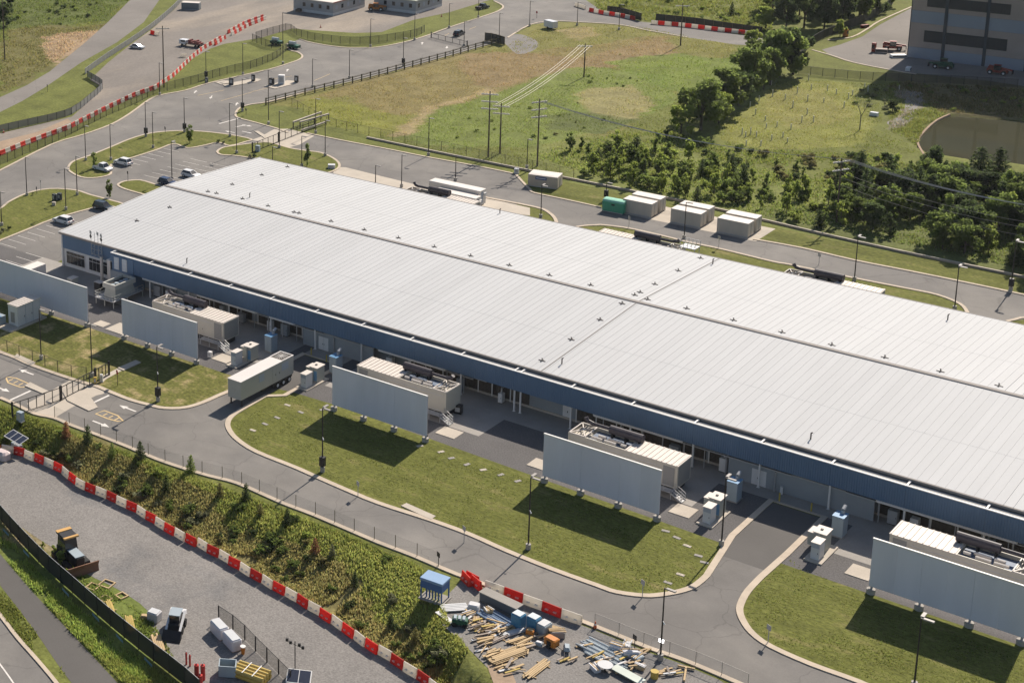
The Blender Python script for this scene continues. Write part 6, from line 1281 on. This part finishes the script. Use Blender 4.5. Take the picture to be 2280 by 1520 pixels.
def variant(kind, v):
    if (kind, v) in TV: return TV[(kind, v)]
    r = np.random.default_rng(hash((kind[0], len(kind), v)) % 9999 if False else (ord(kind[0])*131+len(kind)*17+v*7)); tb2 = B()
    if kind == 'broad':          # unit height 1
        tb2.cyl((0,0,0),(0,0,.35),.028,7,.02); cs, rs = [], []
        for i in range(30):
            a = r.random()*6.28; d = r.random()**.6*.27; z = .17+r.random()*.66; d *= 1.25*(1-.9*max(0,z-.55)); cs.append((d*math.cos(a), d*math.sin(a), z)); q = .055+.095*r.random(); rs.append((q, q, q*.85))
            if i < 7: tb2.cyl((0,0,.2+.1*r.random()), (cs[-1][0]*.8, cs[-1][1]*.8, z-.02), .012, 5, .005)
        q = leaves(cs, rs, 4200, .025, 11+v, 1.0, .2)
    elif kind == 'young':
        tb2.cyl((0,0,0),(0,0,.6),.02,6,.008); cs, rs = [], []
        for i in range(18):
            z = .12+r.random()*.78; d = .25*(1.0-.75*abs(z-.42)); a = r.random()*6.28; cs.append((d*r.random()*math.cos(a), d*r.random()*math.sin(a), z)); q = .045+.07*r.random(); rs.append((q, q, q*1.2))
            tb2.cyl((0,0,z*.6),(cs[-1][0],cs[-1][1],z),.008,5,.003)
        q = leaves(cs, rs, 1250, .030, 31+v, 1.0, .15)
    elif kind == 'cedar':
        tb2.cyl((0,0,0),(0,0,.95),.022,6,.004); cs, rs = [], []
        for i in range(24):
            z = .06+.9*(i/24); d = .27*(1-z)**.75+.01; a = i*2.4; cs.append((d*.55*math.cos(a), d*.55*math.sin(a), z)); rs.append((d*.62+.02, d*.62+.02, .055))
        q = leaves(cs, rs, 1500, .024, 51+v, .5)
    elif kind == 'sapling':
        tb2.cyl((0,0,0),(0,0,.9),.012,6,.004); cs, rs = [], []
        for i in range(10):
            z = .28+.66*r.random(); d = .15*(1.05-abs(z-.5)); a = r.random()*6.28; cs.append((d*math.cos(a)*.7, d*math.sin(a)*.7, z)); q = .055+.05*r.random(); rs.append((q, q, q*1.4))
        q = leaves(cs, rs, 620, .032, 71+v)
    else:                         # shrub, unit height 1, wide
        cs, rs = [], []
        for i in range(15):
            a = r.random()*6.28; d = r.random()**.5*.62; z = .25+.42*r.random(); cs.append((d*math.cos(a), d*math.sin(a), z)); q = .12+.18*r.random(); rs.append((q, q, q*.9)); tb2.cyl((0,0,0),(d*.7*math.cos(a),d*.7*math.sin(a),z),.02,5,.01)
        q = leaves(cs, rs, 620, .075, 91+v, 1.0, .25)
    TV[(kind, v)] = (q, tb2); return TV[(kind, v)]
LM = {}
def plant(x, y, z, h, kind, tone, label, group, cat, name, wide=1.0, lean=0.0):
    v = random.randrange(4)
    if (kind, v, tone) not in LM:
        q, tb2 = variant(kind, v); LM[(kind, v, tone)] = (leafmesh('crown', q, FM[tone]), tb2.mesh('trunk', M_bark))
    cm_, tm_ = LM[(kind, v, tone)]; t = thing(name, label, cat, (x, y, z), random.uniform(0, 6.28), group)
    t.scale = (h*wide, h*wide, h)
    if lean: t.rotation_euler = (lean, 0, t.rotation_euler[2])
    inst('trunk' if kind != 'shrub' else 'stem', tm_, t); inst('crown' if kind != 'shrub' else 'foliage', cm_, t); return t
NAMES = {'broad': ('broadleaf_tree', 'tree'), 'young': ('young_tree', 'tree'), 'cedar': ('cedar_tree', 'tree'), 'sapling': ('sapling', 'tree'), 'shrub': ('shrub', 'shrub')}
TONE = {'light': 'light green', 'mid': 'mid green', 'dark': 'dark green', 'olive': 'olive', 'rust': 'rust brown', 'grey': 'grey green'}
def belt(items, where, group):            # items: px, py, height, kind, tone, wide ; labels counted from the left by kind and tone
    cnt = {}
    for px, py, h, kind, tone, wide in sorted(items):
        x, y = G(px, py) if where.find('embankment') < 0 else (px, py)
        k = (kind, tone); n = cnt.get(k, 0); cnt[k] = n+1
        nm_, cat = NAMES[kind]
        plant(x, y, float(gz(x, y))-.03, h, kind, tone, '%s %s %s, %s from left' % (TONE[tone], nm_.replace('_', ' '), where, nth(n)), group, cat, nm_, wide)
rr = random.Random(21)
def scatter(poly, n, hs, kinds, avoid=None, mind=1.3, z=0.0):
    W2 = PL(poly, z); xs = [p[0] for p in W2]; ys = [p[1] for p in W2]; out = []; tries = 0
    while len(out) < n and tries < n*60:
        tries += 1; x = rr.uniform(min(xs), max(xs)); y = rr.uniform(min(ys), max(ys))
        if not inside(W2, np.array([x]), np.array([y]))[0] or any((x-o[0])**2+(y-o[1])**2 < mind**2 for o in out): continue
        out.append((x, y))
    res = []
    for x, y in out:
        kind, tone = rr.choice(kinds); q = Q(x, y, z); res.append((q[0], q[1], rr.uniform(*hs)*(.6 if kind == 'shrub' else 1), kind, tone, rr.uniform(.85, 1.25)))
    return res
H_ = lambda a, b_, t_: max(rise(a, b_, t_), 1.5)
big = [(1735,172,47,'mid',1.0),(1766,166,50,'dark',.9),(1668,216,98,'mid',1.0),(1560,290,165,'mid',1.0),(1620,252,140,'mid',1.0),(1645,235,150,'dark',.9),(1715,190,100,'mid',.9),(1600,275,195,'light',.9),(1680,160,85,'mid',.9),(1590,262,180,'dark',.7),(1700,200,110,'mid',.6),(1675,106,60,'light',1.0),(1705,64,8,'light',1.0),(1750,66,-30,'dark',.8),(1790,62,-40,'dark',.8),(1835,64,-30,'dark',.8),(1875,56,-40,'dark',.8),(1912,46,-40,'mid',.8),(1950,30,-45,'dark',.8),(1982,14,-50,'mid',.8),(1780,34,-60,'light',.7),(1845,28,-60,'mid',.8),(1900,12,-70,'dark',.8),(1720,22,-60,'dark',.8),(1870,82,40,'light',.9),(1516,300,228,'light',.9),(1535,270,190,'mid',.8)]
wood2 = scatter([(1722,66),(1800,60),(1900,52),(1975,12),(1960,-40),(1720,-40)], 20, (9,14), [('broad','dark'),('broad','mid'),('broad','dark'),('broad','light')], mind=5)
belt(wood2+[(a, b_, H_(a, b_, t_), 'broad', tone, w) for a, b_, t_, tone, w in big], 'of the wood beside the top road', 'trees of the upper wood')
belt([(1629,34,H_(1629,34,3),'cedar','dark',.9),(2080,402,H_(2080,402,318),'broad','dark',.75),(2062,392,H_(2062,392,335),'cedar','dark',1.7),(2180,402,H_(2180,402,323),'cedar','dark',1.6),(2223,393,H_(2223,393,325),'cedar','dark',1.4),(1987,248,H_(1987,248,217),'broad','dark',1.1)], 'near the pond', 'trees by the pond')
b1 = scatter([(1255,335),(1400,330),(1500,345),(1700,410),(1870,450),(1850,515),(1700,478),(1500,436),(1280,395)], 96, (2.6,5.6), [('young','light'),('young','mid'),('young','light'),('young','light'),('shrub','mid'),('shrub','light'),('cedar','dark'),('young','mid')])
belt(b1, 'in the young belt behind the wall', 'trees of the young belt')
b2 = scatter([(1860,425),(1960,400),(2060,420),(2280,440),(2400,470),(2400,640),(2280,598),(2120,562),(2000,530),(1860,500)], 105, (4.6,8.8), [('broad','dark'),('young','mid'),('cedar','dark'),('broad','mid'),('young','light'),('broad','dark'),('young','dark'),('broad','mid')], mind=1.6)
b2 = [q for q in b2 if not (2005 < q[0] < 2075 and 490 < q[1] < 535)]
belt(b2, 'in the dense dark wood at right', 'trees of the dark wood')
belt(scatter([(1480,300),(1620,330),(1800,345),(1960,350),(2060,375),(2040,410),(1850,420),(1650,390),(1500,345)], 46, (1.8,3.6), [('shrub','mid'),('shrub','dark'),('young','mid'),('shrub','olive'),('shrub','dark')]), 'in the scrub below the planted meadow', 'shrubs of the lower scrub')
belt(scatter([(960,285),(1100,230),(1280,215),(1330,250),(1420,250),(1320,310),(1150,320),(980,312)], 14, (.6,1.4), [('shrub','mid'),('shrub','light'),('shrub','olive')], mind=3), 'in the rough meadow by the wooden poles', 'shrubs of the rough meadow')
belt(scatter([(1350,12),(1480,30),(1700,62),(1650,0),(1450,-10)], 22, (1.0,3.0), [('shrub','light'),('shrub','mid'),('young','mid')], mind=3), 'behind the banner fences', 'shrubs behind the banner fences')
belt(scatter([(-10,10),(240,-10),(200,55),(60,62),(-10,75)], 24, (1.2,3.0), [('shrub','mid'),('shrub','light'),('shrub','dark')], mind=3)+[(8,60,9,'broad','dark',.8),(-20,90,10,'broad','dark',.8),(22,30,7,'broad','dark',.8)], 'at the upper left corner', 'plants at the upper left')
belt(scatter([(1980,185),(2280,200),(2280,255),(2110,248),(2050,215)], 26, (1.0,2.4), [('shrub','mid'),('shrub','olive'),('shrub','light')], mind=2.5)+scatter([(1900,195),(2000,200),(1960,260),(1900,235)], 12, (1.0,2.2), [('shrub','grey'),('shrub','mid')], mind=2), 'on the bank between pond and tall building', 'shrubs on the pond bank')
belt(scatter([(1360,110),(1600,130),(1560,210),(1420,180)], 4, (.6,1.0), [('shrub','light')], mind=5)+scatter([(1240,160),(1400,165),(1480,215),(1380,200),(1250,175)], 8, (.8,1.5), [('shrub','mid'),('shrub','light')], mind=2), 'in the green field below the top road', 'shrubs of the green field')
for i, (a, b_, t_, lab) in enumerate(((243,441,400,'young tree by the lot divider near the roof edge'),(211,376,338,'young tree on the crescent lawn tip beside the pickup'),(423,320,278,'young tree on the crescent lawn above the empty stalls'),(684,370,320,'young tree on the lawn behind the roof corner'))):
    x, y = G(a, b_); plant(x, y, .08, H_(a, b_, t_), 'young', 'mid', lab, 'car park trees', 'tree', 'sapling', .85)
for i, (a, b_, h) in enumerate(((8,516,1.2),(20,512,1.0),(556,352,1.1),(566,352,1.2),(2,522,1.1),(485,318,1.0),(497,320,.9))):
    x, y = G(a, b_); plant(x, y, .05, h, 'shrub', 'dark' if i % 2 else 'grey', 'clipped low shrub on the car park lawns, %s' % ORD[i], 'clipped shrubs', 'shrub', 'shrub', .6)
# shrubs and small conifers on the embankment
em = []
ex = sorted(x for x, y in EMB_TOP); rs_ = random.Random(5)
def emb(x, f): t = float(np.interp(x, EMX, EMY)); b_ = min(float(np.interp(x, BRX, BRY))+.9, t-1.5); return b_+(t-b_)*f
for k in range(110):
    x = rs_.uniform(-170, -88); f = rs_.choice((rs_.uniform(.12,.5), rs_.uniform(.12,.5), rs_.uniform(.1,.9))); y = emb(x, f)
    tone = rs_.choice(('olive','mid','mid','dark','grey','mid') if f < .5 else ('mid','olive','light','mid')); em.append((x, y, rs_.uniform(.6,1.35), 'shrub', tone, rs_.uniform(.8,1.3)))
belt(em, 'on the embankment above the barrier row', 'shrubs on the embankment')
ce = []
for a, b_, t_, tone in ((196,992,948,'dark'),(313,1030,986,'dark'),(425,1060,1018,'mid'),(548,1122,1080,'dark'),(640,1172,1132,'dark'),(148,978,936,'rust'),(702,1225,1188,'rust'),(490,1110,1075,'olive'),(370,1085,1045,'dark'),(740,1235,1205,'grey'),(580,1150,1120,'olive'),(870,1370,1335,'dark'),(925,1410,1370,'olive'),(250,1020,985,'mid'),(790,1290,1255,'dark')):
    z = -.5; x, y = G(a, b_, z); ce.append((x, y, max(rise(a, b_, t_, z), 1.6), 'cedar', tone, 1.0))
belt(ce, 'on the embankment top edge', 'small conifers on the embankment')
bz_ = [P(a, b_, LOW)[:2] for a, b_ in ((138,1262),(120,1240),(150,1290),(95,1225))]
for i, (x, y) in enumerate(bz_): plant(x, y, LOW, (2.6,1.8,1.6,1.4)[i], 'young', 'light', 'leafy bright sapling at the screen fence beside the bulldozer, %s' % ORD[i], 'saplings by the bulldozer', 'tree', 'sapling', 1.2)
# bare forked tree in the planted meadow
x, y = G(1914,290); bt_ = thing('bare_tree', 'thin forked bare tree at the edge of the planted meadow', 'tree', (x, y, 0)); hb = H_(1914,290,215)
B().cyl((0,0,0),(0,0,hb*.45),.14,6,.1).cyl((0,0,hb*.45),(-1.6,0,hb),.09,5,.03).cyl((0,0,hb*.4),(1.8,.3,hb*.92),.09,5,.03).cyl((.6,.1,hb*.55),(.5,.1,hb*.95),.05,5,.02).cyl((-.6,0,hb*.65),(-2.3,.2,hb*.85),.04,5,.02).build('trunk', mat('bare_bark', (.14,.13,.09), rough=.9), bt_)
q = leaves([(-1.2,0,hb*.9),(1.3,.2,hb*.85),(0,0,hb*.8)], [(1.4,1.4,1.0)]*3, 160, .12, 5); o = bpy.data.objects.new('crown', leafmesh('crown', q, FM['grey'])); COL.objects.link(o); o.parent = bt_

# tall grass and weeds: too many to count
def tufts(name, poly, n, h, w, label, z=0.0, dark=(.75,1.3), fn=None, tint=(1.25,1.28,1.2), exclude=None):
    r = np.random.default_rng(len(poly)*100+n % 997); W2 = np.array(PL(poly, z)) if fn is None else None
    if fn is None:
        x = r.uniform(W2[:,0].min(), W2[:,0].max(), n*4); y = r.uniform(W2[:,1].min(), W2[:,1].max(), n*4)
        m = inside([tuple(p) for p in W2], x, y)
        m &= (vnoise(x, y, 5, 9)+.5*vnoise(x, y, 1.7, 8)) > .45*r.random(len(x))+.3
        if exclude:
            for e in exclude: m &= ~inside(PL(e, z), x, y)
        x, y = x[m][:n], y[m][:n]
    else: x, y = fn(r, n)
    n = len(x); zz = gz(x, y)
    ix = np.clip(np.searchsorted(gx, x), 0, nx-1); iy = np.clip(np.searchsorted(gy, y), 0, ny-1); col = C_[iy, ix]*np.array(tint)*r.uniform(*dark, (n, 1))*(1+.35*(r.random((n, 3))-.5)*np.array([.6,.4,.6]))
    hh = h*(.4+.9*r.random(n))*(.55+.9*vnoise(x, y, 3.0, 12)); a = r.random(n)*6.28; ww = w*(.6+.8*r.random(n)); tx_ = r.normal(size=(n, 2))*hh[:, None]*.35
    p0 = np.stack([x-np.cos(a)*ww, y-np.sin(a)*ww, zz-.02], 1); p1 = np.stack([x+np.cos(a)*ww, y+np.sin(a)*ww, zz-.02], 1); p2 = np.stack([x+tx_[:,0], y+tx_[:,1], zz+hh], 1)
    v = np.stack([p0, p1, p2], 1).reshape(-1, 3); me = bpy.data.meshes.new(name); me.vertices.add(n*3); me.vertices.foreach_set('co', v.astype(np.float32).ravel())
    me.loops.add(n*3); me.loops.foreach_set('vertex_index', np.arange(n*3, dtype=np.int32)); me.polygons.add(n); me.polygons.foreach_set('loop_start', np.arange(0, n*3, 3, dtype=np.int32)); me.polygons.foreach_set('loop_total', np.full(n, 3, np.int32)); me.update()
    c4 = np.ones((n*3, 4), np.float32); c4[:, :3] = np.repeat(col, 3, 0); at2 = me.color_attributes.new('gcol', 'FLOAT_COLOR', 'POINT'); at2.data.foreach_set('color', c4.ravel())
    me.materials.append(M_blade_g); o = bpy.data.objects.new(name, me); COL.objects.link(o); struct(o, 'stuff'); o['label'] = label; o['category'] = 'grass'; return o
M_blade_g = mat('grass_blade', (1,1,1), rough=.8, spec=.12, var=0, attr='gcol', trans=.5, transk=1.5)
tufts('tall_grass', [(640,232),(760,195),(900,165),(1120,105),(1200,65),(1400,55),(1650,105),(1640,200),(1500,300),(1250,390),(1000,340),(760,290)], 30000, .30, .13, 'rough meadow grass behind the back road')
tufts('undergrowth', [(1180,345),(1300,310),(1480,290),(1620,330),(1960,345),(2060,380),(2400,420),(2400,640),(2280,600),(2020,545),(1700,480),(1400,415)], 30000, .42, .17, 'weedy undergrowth of the tree belts behind the wall', tint=(1.3,1.4,1.25))
tufts('tall_grass', [(1590,285),(1745,175),(1900,185),(1985,190),(1960,280),(2050,340),(1900,345),(1620,330)], 11000, .24, .12, 'grass of the planted meadow beside the pond')
tufts('tall_grass', [(1980,185),(2290,200),(2290,265),(2110,250),(2060,280),(2040,325),(1980,290)], 9000, .5, .14, 'rough grass on the pond bank')
tufts('tall_grass', [(1330,30),(1720,90),(1720,-20),(1320,-20)], 12000, .6, .2, 'rough grass behind the banner fences'); tufts('tall_grass', [(-40,-10),(300,-10),(230,60),(120,140),(0,215),(-40,220)], 13000, .5, .18, 'rough grass at the upper left corner')
def emb_fn(r, n):
    x = r.uniform(-178, -86, n); t = np.interp(x, EMX, EMY)-.2; b_ = np.minimum(np.interp(x, BRX, BRY)+1.0, t-1.5); f = r.random(n); y = b_+(t-b_)*f; m = vnoise(x, y, 3, 2) > .1; return x[m], y[m]
tufts('undergrowth', [(0,0)], 70000, .42, .12, 'weeds and dry grass covering the embankment', fn=emb_fn, dark=(.85,1.8))
tufts('tall_grass', [(-40,1150),(0,1180),(100,1290),(250,1420),(400,1530),(300,1545),(160,1410),(0,1230),(-40,1180)], 22000, .55, .10, 'tall bright grass between screen fence and footpath', LOW, (1.1,2.0)); tufts('tall_grass', [(-40,1250),(0,1305),(75,1402),(190,1560),(140,1540),(80,1462),(0,1366),(-40,1310)], 12000, .3, .09, 'verge grass between footpath and street', LOW, (.8,1.3))
tufts('tall_grass', [(0,1150),(30,1165),(120,1240),(200,1290),(330,1370),(400,1480),(430,1530),(330,1440),(200,1340),(90,1245),(0,1160)], 9000, .35, .09, 'weeds along the track side of the screen fence', LOW, (.8,1.3))

LAWN_A = [(520,945),(640,875),(740,915),(990,1000),(1200,1075),(1480,1175),(1590,1235),(1560,1290),(1470,1318),(1380,1312),(1230,1258),(1050,1182),(850,1112),(700,1050),(560,995)]
LAWN_B = [(1690,1300),(1760,1245),(1930,1335),(2100,1400),(2300,1470),(2300,1560),(1920,1510),(1720,1430),(1660,1370)]
tufts('lawn_tufts', LAWN_A, 16000, .11, .13, 'clumpy short turf of the middle front lawn', dark=(.75,1.7), tint=(1.0,1.02,1.0)); tufts('lawn_tufts', LAWN_B, 9000, .11, .13, 'clumpy short turf of the right front lawn', dark=(.75,1.7), tint=(1.0,1.02,1.0))
# ------------------------------------------------------------------ thin summer haze
hm = bpy.data.materials.new('haze'); hm.use_nodes = True; t = hm.node_tree; t.nodes.clear()
pv = t.nodes.new('ShaderNodeVolumePrincipled'); pv.inputs['Color'].default_value = (.92,.95,1,1); pv.inputs['Density'].default_value = .000035; pv.inputs['Anisotropy'].default_value = .2
ho = t.nodes.new('ShaderNodeOutputMaterial'); t.links.new(pv.outputs[0], ho.inputs['Volume'])
hz = B().box(-5400, 5400, -5400, 5400, LOW-1.0, CH+6).build('haze', hm); struct(hz, 'stuff'); hz['label'] = 'thin pale summer haze over the whole site'; hz['category'] = 'haze'
